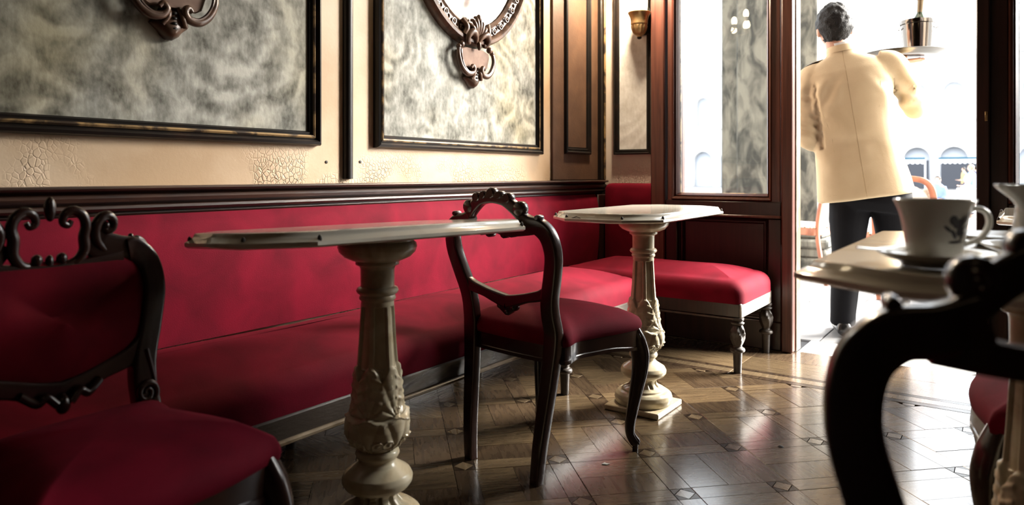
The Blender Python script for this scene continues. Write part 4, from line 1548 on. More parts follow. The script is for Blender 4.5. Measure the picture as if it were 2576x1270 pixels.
    for (z, hw, h) in ((-0.056, 0.028, 0.020), (-0.075, 0.034, 0.034), (-0.095, 0.046, 0.038), (-0.112, 0.056, 0.036), (-0.118, 0.052, 0.038), (-0.135, 0.034, 0.040), (-0.150, 0.026, 0.034), (-0.164, 0.010, 0.020)):
        z *= 0.80
        sec.append([(0.004, -hw, zp + z), (h * 0.45, -hw * 0.95, zp + z), (h * 0.95, -hw * 0.45, zp + z), (h * 1.12, 0, zp + z), (h * 0.95, hw * 0.45, zp + z), (h * 0.45, hw * 0.95, zp + z), (0.004, hw, zp + z)])
    dp.rings(sec)
    do = dp.build('pendant_drop', M['bronze'], t, 40)
    for k in range(4):
        MB().ball((0.0405, 0, zp - 0.060 - k * 0.0145), (0.004, 0.008, 0.005), 8, 5).build('drop_bead', M['ebony'], do, 60)
    return t


# foot of the drop hangs at z = 1.252
mr = make_mirror('carved oval mirror above the gap between the two marble tables, glass bright with daylight', 2.425, 2.035)
dup(mr, 'carved oval mirror at the dark left end, only its plaque and pendant drop in sight', (XW + 0.006, 1.065, 2.035), 0, 'carved oval wall mirrors')

# ------------------------------------------------------------------ lamps


sconce = thing('wall_sconce', 'lit brass wall sconce with flared cup on the pale narrow strip', 'lamp', (-1.660, YF - 0.006, 1.717))
bp_ = MB().prism([(-0.030, 0.070), (-0.048, 0.045), (-0.048, -0.055), (-0.030, -0.085), (0.030, -0.085), (0.048, -0.055), (0.048, 0.045), (0.030, 0.070)], 'y', -0.024, 0.0, 0.005)
bp_.build('back_plate', M['ebony'], sconce, 30)
MB().tube(catmull([(0, -0.02, 0.02), (0.0, -0.05, 0.035), (0, -0.062, 0.01), (0, -0.078, -0.01)], 6), 0.009, 10).build('arm', M['brass'], sconce, 60)
cup = [(0.004, -0.108), (0.012, -0.106), (0.014, -0.100), (0.020, -0.097), (0.032, -0.085), (0.040, -0.065), (0.043, -0.048), (0.044, -0.040), (0.046, -0.036), (0.046, -0.020), (0.050, 0.0), (0.058, 0.018), (0.061, 0.024), (0.060, 0.028), (0.054, 0.026), (0.046, 0.008), (0.040, -0.02), (0.020, -0.03)]


def gad(a, z, r):
    return r * (1 + 0.05 * math.cos(14 * a)) if -0.098 < z < -0.045 else r


MB().lathe([tuple(p) for p in catmull(cup, 3)], 56, (0, -0.080, 0), rf=gad, cap=False).build('cup', M['brass'], sconce, 50)
MB().ball((0, -0.080, -0.110), (0.013, 0.013, 0.009), 10, 7).build('finial', M['ebony'], sconce)
sh = [(0.022, 0.010), (0.036, 0.022), (0.042, 0.050), (0.044, 0.085), (0.043, 0.13), (0.050, 0.165), (0.064, 0.190), (0.062, 0.191), (0.047, 0.165), (0.040, 0.13)]
MB().lathe([tuple(p) for p in catmull(sh, 3)], 48, (0, -0.080, 0), rf=lambda a, z, r: r * (1 + 0.035 * math.cos(12 * a)), cap=False).build('glass_shade', M['shade'], sconce, 60)
point((-1.63, YF - 0.24, 1.99), 85.0, (1.0, 0.80, 0.56), 0.05)

# globe cluster on the long wall, above the frame: the window pane mirrors it
gl = thing('wall_light', 'five-bulb brass wall light high on the pilaster strip', 'lamp', (XW + 0.026, 1.728, 2.03))
MB().prism([(0.05 * math.cos(t), 0.08 * math.sin(t)) for t in np.linspace(0, 2 * PI, 20, endpoint=False)], 'x', 0.0, 0.02, 0.006).build('back_plate', M['brass'], gl)
for k, (dx, dy, dz) in enumerate(((0.20, -0.10, -0.02), (0.23, 0.03, 0.04), (0.17, 0.13, -0.03), (0.12, -0.02, -0.07), (0.24, 0.07, -0.06))):
    arm = MB().tube(catmull([(0.018, 0, 0), (dx * 0.5, dy * 0.4, -0.07), (dx, dy, dz - 0.02), (dx, dy, dz + 0.01)], 6), 0.006, 8)
    ao = arm.build('arm', M['brass'], gl, 60)
    MB().ball((dx, dy, dz + 0.045), (0.021, 0.021, 0.034), 14, 10).build('bulb', M['bulb'], ao, 60)
    MB().lathe([(0.016, dz - 0.005), (0.018, dz + 0.012), (0.014, dz + 0.02)], 14, (dx, dy, 0)).build('socket', M['brass'], ao, 60)

# ------------------------------------------------------------------ things on the near table
TT = 0.7435


def lathe_thing(prof, m, parent, name, seg=48, n=3, ang=50):
    return MB().lathe([tuple(p) for p in catmull(prof, n)], seg, cap=False).build(name, m, parent, ang)


def saucer_mesh(r):
    return [(0.002, 0.003), (r * 0.45, 0.003), (r * 0.50, 0.0), (r * 0.56, 0.0), (r * 0.60, 0.004), (r * 0.85, 0.010), (r, 0.016), (r, 0.018), (r * 0.83, 0.0135), (r * 0.55, 0.007), (0.002, 0.006)]


sau = thing('saucer', 'white china saucer under the coffee cup', 'saucer', (-0.083, 1.062, TT))
lathe_thing(saucer_mesh(0.068), M['china'], sau, 'dish')
cupt = thing('coffee_cup', 'white china coffee cup with a dark printed emblem, standing on its saucer', 'cup', (-0.083, 1.062, TT + 0.0075))
cprof = [(0.002, 0.004), (0.024, 0.003), (0.026, 0.0), (0.029, 0.0), (0.031, 0.005), (0.0335, 0.020), (0.0365, 0.040), (0.0405, 0.060), (0.0465, 0.075), (0.0475, 0.0765), (0.0455, 0.0765), (0.039, 0.060), (0.034, 0.040), (0.030, 0.012), (0.002, 0.008)]
lathe_thing(cprof, M['china'], cupt, 'bowl', 56)
MB().lathe([(0.001, 0.052), (0.0362, 0.052), (0.0362, 0.0525), (0.001, 0.0525)], 32).build('coffee', M['coffee'], cupt)
# handle towards the right of the view
ha = math.radians(35.3 - 6)
HX, HY = math.cos(ha), math.sin(ha)
P = catmull([(0.040, 0.062), (0.052, 0.066), (0.064, 0.060), (0.066, 0.044), (0.056, 0.028), (0.038, 0.020), (0.032, 0.018)], 5)
MB().tube([(r * HX, r * HY, z) for r, z in P], [(0.0048, 0.0036)] * len(P), 10).build('handle', M['china'], cupt, 60)
# emblem wrapped on the bowl: a heraldic beast made of small raised shapes
em = MB()
ea = math.radians(-90 + 35.3 - 6 + 19)


def bowl_r(z):
    zz = [p[1] for p in cprof[3:10]]
    rr = [p[0] for p in cprof[3:10]]
    return float(np.interp(z, zz, rr))


def emblem_patch(cx, cz, rx, rz, rot=0.0, n=12):
    cx, cz, rx, rz = cx * 1.35, 0.043 + (cz - 0.043) * 1.35, rx * 1.35, rz * 1.35
    vs = []
    for r_ in (0.0, 1.0):
        for k in range(n):
            t = 2 * PI * k / n
            x, z = rx * r_ * math.cos(t), rz * r_ * math.sin(t)
            x, z = x * math.cos(rot) - z * math.sin(rot) + cx, x * math.sin(rot) + z * math.cos(rot) + cz
            R_ = bowl_r(z) + 0.0007
            a = ea + x * 1.0 / R_
            vs.append((R_ * math.cos(a), R_ * math.sin(a), z))
    em.add(vs, [(k, (k + 1) % n, n + (k + 1) % n, n + k) for k in range(n)])


for q in ((0.000, 0.047, 0.0065, 0.0045, 0.3), (0.006, 0.051, 0.0045, 0.0035, 0.2), (-0.006, 0.050, 0.004, 0.005, 0.5), (0.002, 0.040, 0.004, 0.005, -0.4), (-0.004, 0.037, 0.0018, 0.005, 0.5), (0.006, 0.036, 0.0016, 0.005, -0.5),
          (-0.010, 0.042, 0.0014, 0.005, 0.9), (0.009, 0.044, 0.0045, 0.0014, 0.6), (-0.001, 0.030, 0.008, 0.0012, 0.05), (0.010, 0.055, 0.0015, 0.0025, 0)):
    emblem_patch(*q)
em.build('printed_emblem', M['crest_ink'], cupt, 60)

sp = thing('teaspoon', 'silver teaspoon lying on the left rim of the saucer', 'spoon', (-0.135, 1.045, TT + 0.018))
dirs = (CF, SF)
P = [(-0.045, 0.004), (-0.02, 0.002), (0.0, 0.0015), (0.025, 0.0015), (0.045, 0.0015)]
mb = MB()
P2 = catmull([(t * CF + 0.01 * SF, t * SF - 0.01 * CF, z) for t, z in P], 5)
mb.tube(P2, [(w, 0.0014) for w in np.interp(np.linspace(0, 1, len(P2)), [0, 0.15, 0.6, 1], [0.003, 0.0045, 0.0028, 0.004])], 8, up=(0, 0, 1))
mb.ball((0.052 * CF + 0.01 * SF, 0.052 * SF - 0.01 * CF, 0.0015), (0.011, 0.011, 0.003), 12, 6)
mb.build('spoon_body', M['silver'], sp, 60)
np_ = thing('paper_packet', 'folded white paper packet lying flat beside the coffee cup', 'packet', (0.003, 1.135, TT + 0.0005), 0.7)
MB().box(-0.03, 0.03, -0.018, 0.018, 0, 0.006, 0.002).build('packet_body', M['napkin'], np_)

jug = thing('milk_jug', 'white china milk jug with a pouring lip, cut off by the right edge', 'jug', (0.040, 1.085, TT))
jp = [(0.002, 0.004), (0.028, 0.003), (0.031, 0.0), (0.034, 0.002), (0.038, 0.020), (0.041, 0.040), (0.040, 0.060), (0.036, 0.080), (0.036, 0.092), (0.042, 0.103), (0.0425, 0.105), (0.0405, 0.104), (0.034, 0.092), (0.034, 0.080), (0.038, 0.055), (0.034, 0.010), (0.002, 0.008)]
ja = math.radians(180 + 35.3 - 6)


def lipf(a, z, r):
    d = abs((a - ja + PI) % (2 * PI) - PI)
    return r + (0.024 * smooth(z, 0.070, 0.105) * math.exp(-(d / 0.42) ** 2))


MB().lathe([tuple(p) for p in catmull(jp, 3)], 64, cap=False, rf=lipf).build('jug_body', M['china'], jug, 50)
P = catmull([(0.036, 0.088), (0.055, 0.092), (0.066, 0.075), (0.060, 0.048), (0.042, 0.030), (0.037, 0.028)], 5)
MB().tube([(-r * math.cos(ja), -r * math.sin(ja), z) for r, z in P], 0.0045, 9).build('handle', M['china'], jug, 60)

for k, (x, y, r, lab) in enumerate(((0.035, 1.255, 0.075, 'white china plate lying behind the milk jug, the nearer of two'), (-0.005, 1.440, 0.085, 'white china plate in the middle of the coffee table, the farther of two'))):
    pt = thing('plate', lab, 'plate', (x, y, TT), 0, 'plates on the coffee table')
    lathe_thing(saucer_mesh(r), M['china'], pt, 'dish')

# ------------------------------------------------------------------ outside: arcade walk, pier, square, far arcade
YO = 9.2
walk = struct('floor_arcade', MB().box(-9, 12, YF + 0.29, YO, -0.5, -0.016), M['paving'])
k = 0
for r_ in range(9):
    y0 = YF + 0.295 + r_ * 0.60
    for c_ in range(11):
        x0 = -3.3 + c_ * 0.62 + (0.31 if r_ % 2 else 0)
        MB().box(x0, x0 + 0.614, y0, y0 + 0.594, -0.018, -0.004, 0.002).build('paving_slab', M['paving'], walk, 30)
sq = struct('floor_square', MB().box(-90, 90, YO - 0.02, 95, -0.7, -0.45), M['paving'])
struct('ceiling_arcade', MB().box(-9, 12, YF + 0.28, YO - 0.4, 9.0, 9.6), M['stone_light'])

pier = thing('stone_pier', 'big weathered grey stone pier outside, seen through the window and beside the waiter', 'pillar', (-1.93, 7.5, 0))
PX, PY = -1.93, 7.5
T_ = Matrix.Translation((-PX, -PY, 0))
MB().box(-2.395, -2.22, 7.02, 8.0, 0.36, 8.98, 0.02).xf(T_).build('side_strip', M['stone'], pier)
MB().box(-2.22, -1.475, 6.94, 8.0, 0.36, 8.98, 0.02).xf(T_).build('shaft', M['stone'], pier)
bs = MB()
for (o, z0, z1) in ((0.14, -0.015, 0.10), (0.10, 0.10, 0.19), (0.12, 0.19, 0.27), (0.05, 0.27, 0.36)):
    bs.box(-2.395 - o * 0.3, -1.475 + o, 6.94 - o, 8.0, z0, z1, 0.02)
bs.xf(T_).build('base_moulding', M['stone'], pier)

# far side of the square: two storeys of arches
far = thing('arcaded_building', 'long pale building across the square with rows of round arches', 'building', (0, 80, -0.45))
fz = -0.45
BAY = 3.1


def arch_wall(x0, n, bay, ow, z0, zsp, ztop, y):
    """wall with round-headed openings as one continuous sheet with depth"""
    mb = MB()
    for i in range(n):
        a = x0 + i * bay
        l, r = a + (bay - ow) / 2, a + (bay + ow) / 2
        K = 10
        arc = [(l + ow / 2 - ow / 2 * math.cos(PI * k / K), zsp + ow / 2 * math.sin(PI * k / K)) for k in range(K + 1)]
        for dy in (0.0,):
            v = [(a, y, z0), (l, y, z0), (a, y, zsp), (a, y, ztop)] + [(p, y, q) for p, q in arc] + [(a + bay, y, z0), (r, y, z0), (a + bay, y, zsp), (a + bay, y, ztop)]
            base = 4
            e = base + K + 1
            f = [(0, 1, base, 2), (e + 1, e, e + 2, base + K)]
            half = K // 2
            f.append((2, *range(base, base + half + 1), 3))
            f.append((base + half, *range(base + half + 1, base + K + 1), e + 2, e + 3, 3))
            mb.add(v, f)
        # reveal
        edge = [(l, z0)] + arc + [(r, z0)]
        n_ = len(edge)
        mb.add([(p, y, q) for p, q in edge] + [(p, y + 0.7, q) for p, q in edge], [(k, k + 1, n_ + k + 1, n_ + k) for k in range(n_ - 1)])
    return mb


T_ = Matrix.Translation((0, -80, -fz))
mb = arch_wall(-46.5, 30, BAY, 2.3, fz, 2.45, 6.3, 80.0)
mb.xf(T_).build('arcade_storey', M['facade'], far, 30)
arch_wall(-46.5, 30, BAY, 1.7, 6.3, 9.0, 12.2, 80.0).xf(T_).build('window_storey', M['facade'], far, 30)
MB().box(-46.5, 46.5, 79.6, 80.3, 6.1, 6.5, 0.1).box(-46.5, 46.5, 79.5, 80.3, 12.2, 12.8, 0.1).xf(T_).build('cornice', M['facade'], far)
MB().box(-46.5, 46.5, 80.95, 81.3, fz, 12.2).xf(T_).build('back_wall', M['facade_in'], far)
MB().box(-46.5, 46.5, 80.1, 80.9, 6.2, 6.4).xf(T_).build('storey_floor', M['facade'], far)

# shop awnings in front of the far arcade, right of the waiter
for k, (x, w_, lab) in enumerate(((-9.3, 5.6, 'white scalloped shop awning with a blue band, left of two across the square'), (-2.9, 5.2, 'white shop awning with a blue band, right of two across the square'))):
    a = thing('shop_awning', lab, 'awning', (x, 74, -0.45), 0, 'shop awnings across the square')
    MB().box(-w_ / 2, w_ / 2, 0.0, 0.10, 2.72, 2.90, 0.02).build('blue_band', M['awning_blue'], a)
    sc_ = MB()
    n = 14
    prof = []
    for i in range(n * 6 + 1):
        t = i / (n * 6)
        prof.append((-w_ / 2 + w_ * t, 2.30 + 0.13 * (1 - abs(math.sin(t * n * PI)))))
    top = [(w_ / 2, 2.70), (-w_ / 2, 2.70)]
    sc_.prism(prof + top, 'y', -0.02, 0.02)
    sc_.build('valance', M['awning_white'], a)
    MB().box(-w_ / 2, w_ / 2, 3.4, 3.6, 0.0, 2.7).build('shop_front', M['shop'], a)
    for s in (-1, 1):
        MB().box(s * w_ / 2 - 0.06, s * w_ / 2 + 0.06, 0.0, 0.12, 0.0, 2.72, 0.01).build('post', M['awning_white'], a)

wr = thing('overhead_cable', 'thin dark cable strung high across the square', 'cable', (0, 12, 3.0))
P = catmull([(-1.05, 0.0, -0.12), (-0.4, 0.0, -0.07), (0.3, 0.0, -0.05), (1.2, 0, 0.0)], 8)
MB().tube(P, 0.0035, 6).build('cable_run', M['wire'], wr)

# cane-bottomed chairs outside


def outdoor_chair(label, x, y, rz):
    t = thing('terrace_chair', label, 'chair', (x, y, -0.004), rz, 'terrace chairs in the arcade')
    o = seat_outline(0.185, 0.225, -0.20, 0.20, bow=0.02)
    mb = MB()
    mb.rings([[(p[0], p[1], z) for p in scale_poly(o, f)] for f, z in ((0.97, 0.440), (0.99, 0.452), (0.96, 0.462), (0.7, 0.472), (0.2, 0.476))])
    mb.build('seat', M['cane'], t, 50)
    r = MB()
    r.rings([[(p[0], p[1], z) for p in scale_poly(o, f)] for f, z in ((0.97, 0.385), (1.0, 0.390), (1.0, 0.442), (0.97, 0.446))])
    ro = r.build('seat_rail', M['red_wood'], t, 40)
    st = MB()
    for i in range(0, len(o), 2):
        st.ball((o[i][0] * 1.0, o[i][1] * 1.0, 0.446), 0.006, 6, 4)
    st.build('brass_studs', M['brass'], ro)['kind'] = 'stuff'
    for s in (-1, 1):
        lp = [(0.012, 0.0), (0.016, 0.02)]
        for k in range(6):
            z = 0.04 + k * 0.05
            lp += [(0.014, z), (0.022, z + 0.018), (0.022, z + 0.030), (0.014, z + 0.046)]
        lp += [(0.024, 0.345), (0.024, 0.39)]
        MB().lathe(lp, 14, (s * 0.19, 0.165, 0)).build('front_leg', M['red_wood'], t, 40)
        P = catmull([(s * 0.155, -0.26, 0.0), (s * 0.165, -0.21, 0.25), (s * 0.172, -0.195, 0.42), (s * 0.178, -0.215, 0.58), (s * 0.170, -0.250, 0.74), (s * 0.12, -0.268, 0.82), (0, -0.272, 0.845)], 6)
        MB().tube(P, [(w, 0.014) for w in np.interp(np.linspace(0, 1, len(P)), [0, 0.5, 1], [0.016, 0.022, 0.020])], 10, up=(0, 1, 0), sq=0.6).build('rear_post', M['red_wood'], t, 50)
    b = MB()
    b.rings([[(0.155 * f * math.cos(q), -0.235 - 0.03 * math.sin(q) * f - 0.004 + d, 0.66 + 0.14 * f * math.sin(q)) for q in np.linspace(0, 2 * PI, 24, endpoint=False)] for f, d in ((1.0, 0.012), (0.9, 0.020), (0.1, 0.024))] )
    b.build('back_pad', M['cane'], t, 50)
    return t


outdoor_chair('reddish terrace chair with a pale studded seat in front of the stone pier', -1.40, 6.15, math.radians(75))
outdoor_chair('reddish terrace chair of which only the curved back shows behind the waiter', -0.66, 5.75, math.radians(12))

# ------------------------------------------------------------------ people


def loft(mb, rows, seg=28, sq=0.85, mtx=None, mi=0):
    """rows: (cx, cy, cz, rx, ry[, roll]) horizontal superellipse sections"""
    rings = []
    for row in rows:
        cx, cy, cz, rx, ry = row[:5]
        roll = row[5] if len(row) > 5 else 0
        ring = []
        for k in range(seg):
            a = 2 * PI * k / seg
            ca, sa = math.cos(a), math.sin(a)
            x = rx * math.copysign(abs(ca) ** sq, ca)
            y = ry * math.copysign(abs(sa) ** sq, sa)
            ring.append((cx + x * math.cos(roll), cy + y, cz + x * math.sin(roll)))
        rings.append(ring)
    s0 = len(mb.V)
    mb.rings(rings, mi=mi)
    if mtx is not None:
        mb.xf(mtx, s0)
    return mb


def limb(mb, pts, radii, n=6, seg=16):
    P = catmull(pts, n)
    t = np.linspace(0, 1, len(P))
    r = np.interp(t, np.linspace(0, 1, len(radii)), radii)
    return mb.tube(P, list(r), seg)


def head_shape(mb, c, s=1.0, yaw=0.0, tilt=0.0, seg=40, rg=28):
    """adult head facing +Y: skull, brow, nose, lips, chin, ears"""
    s0 = len(mb.V)

    def f(q):
        x, y, z = q
        u = z / 0.115
        if u < 0:                                   # jaw narrows
            x *= 1 - 0.26 * smooth(-u, 0.1, 1.0)
            y = y * (1 - 0.10 * smooth(-u, 0.2, 1.0)) + 0.012 * smooth(-u, 0.3, 1.0)
        if y > 0:                                   # face is flatter than the skull
            y *= 0.96
            nx = math.exp(-(x / 0.011) ** 2)
            y += 0.020 * nx * math.exp(-((u + 0.20) / 0.15) ** 2)       # nose
            y += 0.006 * math.exp(-(x / 0.022) ** 2) * math.exp(-((u + 0.52) / 0.06) ** 2)
            y += 0.008 * math.exp(-(x / 0.022) ** 2) * math.exp(-((u + 0.86) / 0.14) ** 2)   # chin
            ex = math.exp(-((abs(x) - 0.031) / 0.014) ** 2)
            y -= 0.010 * ex * math.exp(-((u - 0.02) / 0.12) ** 2)       # eye sockets
            y += 0.004 * math.exp(-((u - 0.22) / 0.10) ** 2) * math.exp(-(x / 0.05) ** 2)
        else:
            y *= 1.05 if u > -0.2 else 1.05 - 0.25 * smooth(-u, 0.2, 1)
        return (x, y, z)

    mb.ball((0, 0, 0), (0.074, 0.096, 0.115), seg, rg, f=f)
    for sgn in (-1, 1):
        mb.ball((sgn * 0.077, -0.008, -0.012), (0.010, 0.020, 0.032), 12, 8)
    m = Matrix.Translation(c) @ Matrix.Rotation(yaw, 4, 'Z') @ Matrix.Rotation(tilt, 4, 'Y') @ Matrix.Scale(s, 4)
    mb.xf(m, s0)
    return m


def hand(mb, wrist, fwd, up, side, size=0.185, curl=0.25, thumb_sgn=1):
    """open hand: palm block, four unequal bent fingers, thumb from the side near the wrist"""
    F = Vector(fwd).normalized()
    U = Vector(up)
    U = (U - F * U.dot(F)).normalized()
    R_ = F.cross(U)
    W = Vector(wrist)
    k = size / 0.185

    def pt(f, r, u):
        return tuple(W + F * f * k + R_ * r * k + U * u * k)
    rows = []
    for f, hw, ht in ((-0.015, 0.026, 0.019), (0.015, 0.030, 0.016), (0.045, 0.039, 0.014), (0.075, 0.042, 0.012), (0.092, 0.040, 0.010)):
        rows.append([pt(f, hw * math.cos(a), ht * math.sin(a)) for a in np.linspace(0, 2 * PI, 16, endpoint=False)])
    mb.rings(rows)
    for i, (r, L_) in enumerate(((-0.030, 0.072), (-0.010, 0.082), (0.011, 0.076), (0.030, 0.058))):
        c = curl
        p = [(0.070, r * 0.95, 0), (0.094, r, 0.001)]
        f, u, an = 0.094, 0.0, 0.0
        for seg_ in (0.45, 0.30, 0.25):
            an += c * (0.6 if seg_ > 0.4 else 1)
            f += L_ * seg_ * math.cos(an)
            u += L_ * seg_ * math.sin(an)
            p.append((f, r * 1.08, u))
        mb.tube([pt(*q) for q in catmull(p, 3)], list(np.linspace(0.0088, 0.0066, len(catmull(p, 3)))), 10)
    p = [(0.010, thumb_sgn * 0.022, 0.002), (0.032, thumb_sgn * 0.044, 0.006), (0.058, thumb_sgn * 0.062, 0.010), (0.082, thumb_sgn * 0.070, 0.014)]
    q = catmull(p, 4)
    mb.tube([pt(*x) for x in q], list(np.linspace(0.0125, 0.0085, len(q))), 10)


# --- the waiter, seen from behind, stepping out of the door with a tray
W0 = (-0.697, 4.176, 0.0)
waiter = thing('person', 'waiter in cream jacket and black trousers seen from behind, carrying a tray at shoulder height', 'person', W0, math.radians(9.5))
roll = Matrix.Translation((0.05, 0, 0.75)) @ Matrix.Rotation(-math.radians(8.5), 4, 'Y') @ Matrix.Translation((-0.05, 0, -0.75))


def rp(x, y, z):
    v = roll @ Vector((x, y, z))
    return (v.x, v.y, v.z)


HEAD = (-0.100, 0.015, 1.662)
SH_L, EL_L, WR_L = (-0.225, -0.01, 1.372), (-0.232, -0.045, 1.075), (-0.085, 0.175, 1.060)
SH_R, EL_R, WR_R = (0.180, 0.0, 1.430), (0.290, 0.150, 1.225), (0.165, 0.225, 1.455)
body = MB()
loft(body, [(0.055, 0, 0.80, 0.15, 0.10), (0.05, 0, 0.95, 0.155, 0.105), (0.05, 0, 1.10, 0.145, 0.10), (0.05, 0, 1.25, 0.165, 0.105), (0.05, 0, 1.38, 0.17, 0.10), (0.05, 0, 1.46, 0.12, 0.075), (0.05, 0, 1.50, 0.06, 0.055)], mtx=roll)
limb(body, [rp(0.05, -0.01, 1.46), (-0.080, 0.0, 1.53), (-0.095, 0.008, 1.62)], [0.062, 0.056, 0.056])
hm = head_shape(body, HEAD, 1.07, math.radians(14), math.radians(-3))
limb(body, [SH_L, (-0.23, -0.03, 1.22), EL_L, (-0.16, 0.075, 1.055), WR_L], [0.055, 0.046, 0.040, 0.036, 0.026])
limb(body, [SH_R, (0.240, 0.07, 1.33), EL_R, (0.232, 0.195, 1.34), WR_R], [0.055, 0.046, 0.040, 0.036, 0.026])
# right hand flat under the tray, fingers pointing to the right
hand(body, (0.172, 0.222, 1.478), (0.98, 0.10, 0.09), (0, 0.05, 1), None, 0.19, 0.02, 1)
limb(body, [WR_R, (0.172, 0.222, 1.474)], [0.027, 0.025])
hand(body, WR_L, (0.85, 0.45, 0.05), (0.3, -0.6, 0.5), None, 0.185, 0.45, -1)
# legs
HIP_L, KN_L, AN_L = (-0.025, 0.0, 0.80), (-0.030, 0.01, 0.46), (-0.055, -0.02, 0.09)
HIP_R, KN_R, AN_R = (0.165, 0.0, 0.82), (0.190, 0.10, 0.48), (0.205, 0.17, 0.10)
limb(body, [HIP_L, (-0.03, 0.01, 0.62), KN_L, (-0.042, -0.005, 0.30), AN_L, (-0.055, -0.02, 0.05)], [0.080, 0.070, 0.052, 0.052, 0.036, 0.036])
limb(body, [HIP_R, (0.18, 0.05, 0.65), KN_R, (0.197, 0.125, 0.30), AN_R, (0.207, 0.172, 0.05)], [0.080, 0.070, 0.052, 0.052, 0.036, 0.036])
for (ax, ay, az, yaw) in ((AN_L[0], AN_L[1], 0.045, 0.15), (AN_R[0], AN_R[1], 0.045, -0.1)):
    s0 = len(body.V)
    loft(body, [(0, -0.045, 0.0, 0.025, 0.02), (0, 0.02, 0.0, 0.034, 0.03)])
    body.xf(Matrix.Translation((ax, ay, az)), s0)
remesh(body, 'body', M['skin'], 0.0060, waiter, 3)

# jacket: torso and both sleeves fused into one cloth surface
jk = MB()
loft(jk, [(0.050, 0.005, 0.735, 0.232, 0.150), (0.050, 0.003, 0.745, 0.238, 0.156), (0.050, 0.0, 0.82, 0.230, 0.150), (0.048, -0.002, 0.93, 0.215, 0.140), (0.050, -0.004, 1.04, 0.205, 0.132), (0.052, -0.006, 1.14, 0.206, 0.134),
           (0.052, -0.008, 1.25, 0.214, 0.138), (0.050, -0.010, 1.35, 0.212, 0.132), (0.050, -0.008, 1.42, 0.205, 0.115), (0.050, -0.006, 1.465, 0.178, 0.094), (0.050, -0.006, 1.495, 0.125, 0.078), (0.050, -0.004, 1.515, 0.080, 0.070), (0.052, 0.000, 1.545, 0.069, 0.066), (0.052, 0.002, 1.560, 0.066, 0.064)], 40, 0.80, roll)
limb(jk, [(-0.150, -0.005, 1.405), (-0.212, -0.012, 1.385), (-0.236, -0.025, 1.30), (-0.240, -0.036, 1.20), (-0.238, -0.052, 1.085), (-0.205, -0.010, 1.050), (-0.150, 0.085, 1.052), (-0.110, 0.145, 1.060)], [0.070, 0.078, 0.070, 0.064, 0.064, 0.058, 0.052, 0.046], 8, 20)
limb(jk, [(0.110, 0.0, 1.450), (0.180, 0.006, 1.440), (0.232, 0.055, 1.36), (0.268, 0.105, 1.27), (0.292, 0.150, 1.218), (0.272, 0.178, 1.275), (0.215, 0.204, 1.37), (0.180, 0.220, 1.430)], [0.070, 0.074, 0.066, 0.060, 0.056, 0.054, 0.048, 0.042], 8, 20)
jo = remesh(jk, 'jacket', M['jacket'], 0.0075, waiter, 4)
# creases: real displacement, strongest at elbows, armpits and waist
me = jo.data
for v in me.vertices:
    c = v.co
    n = v.normal

    def wr_(cx, cy, cz, rad, fr, dirv, amp):
        d2 = (c.x - cx) ** 2 + (c.y - cy) ** 2 + (c.z - cz) ** 2
        if d2 > 4 * rad * rad:
            return 0
        ph = (c.x * dirv[0] + c.y * dirv[1] + c.z * dirv[2]) * fr + 2.2 * mnoise.noise((c.x * 9, c.y * 9, c.z * 9))
        return amp * math.sin(ph) * math.exp(-d2 / (rad * rad))
    d = wr_(-0.24, -0.04, 1.10, 0.085, 120, (0.45, 0.5, 0.9), 0.0065)
    d += wr_(-0.24, -0.03, 1.24, 0.10, 85, (0.35, 0.3, 0.95), 0.0050)
    d += wr_(-0.15, -0.08, 1.30, 0.09, 70, (0.9, 0, -0.35), 0.0060)
    d += wr_(0.22, -0.03, 1.33, 0.11, 75, (-0.8, 0, -0.5), 0.0060)
    d += wr_(0.26, 0.05, 1.27, 0.09, 95, (-0.3, 0.3, 0.9), 0.0055)
    d += wr_(0.0, -0.13, 1.02, 0.16, 26, (0.35, 0, 0.9), 0.0035)
    d *= 1.7
    d += 0.0050 * mnoise.noise((c.x * 5, c.y * 5, c.z * 2.2))
    if c.y < 0.02 and 1.0 < c.z < 1.37:              # fold between sleeve and back
        t_ = (1.355 - c.z) / 0.32
        d -= 0.016 * math.exp(-((c.x - (-0.196 + 0.036 * t_)) / 0.011) ** 2) * smooth(1.365 - c.z, 0, 0.06)
    v.co = c + n * d
me.update()


def on_back(x, z, off=0.001):
    """point on the back of the jacket, in waiter coordinates"""
    loc, nor = Vector((x, -1.0, z)), Vector((0, 1, 0))
    ok, p, n, i = jo.ray_cast(loc, nor)
    return (p.x, p.y - off, p.z) if ok else (x, -0.14, z)


bpy.context.view_layer.update()
sm = []
for z in np.linspace(1.528, 0.748, 34):
    p = rp(0.050, 0, z)
    sm.append(on_back(p[0] + 0.008, p[2], -0.0006))
MB().tube(sm, 0.0017, 6).build('back_seam', M['seam'], jo, 60)
for s in (-1, 1):
    sm = []
    for z in np.linspace(1.36, 0.76, 22):
        q = (1.36 - z) / 0.6
        p = rp(0.050 + s * (0.165 - 0.055 * min(1, q * 2.2)), 0, z)
        sm.append(on_back(p[0], p[2], -0.0012))
    MB().tube(sm, 0.0012, 5).build('side_seam', M['seam'], jo, 60)
# hem stitching
sm = [on_back(*[rp(x, 0, 0.772)[i] for i in (0, 2)], -0.001) for x in np.linspace(-0.13, 0.24, 24)]
MB().tube(sm, 0.0012, 5).build('hem_line', M['seam'], jo, 60)
# braided shoulder strap on the left shoulder
sp_ = MB()
P = [(-0.262, -0.01, 1.432), (-0.235, -0.012, 1.456), (-0.195, -0.012, 1.474), (-0.150, -0.010, 1.486)]
sp_.tube(catmull(P, 5), [(0.024, 0.006)] * 16, 10, up=(0, 0, 1))
sp_.build('shoulder_strap', M['braid'], jo, 60)
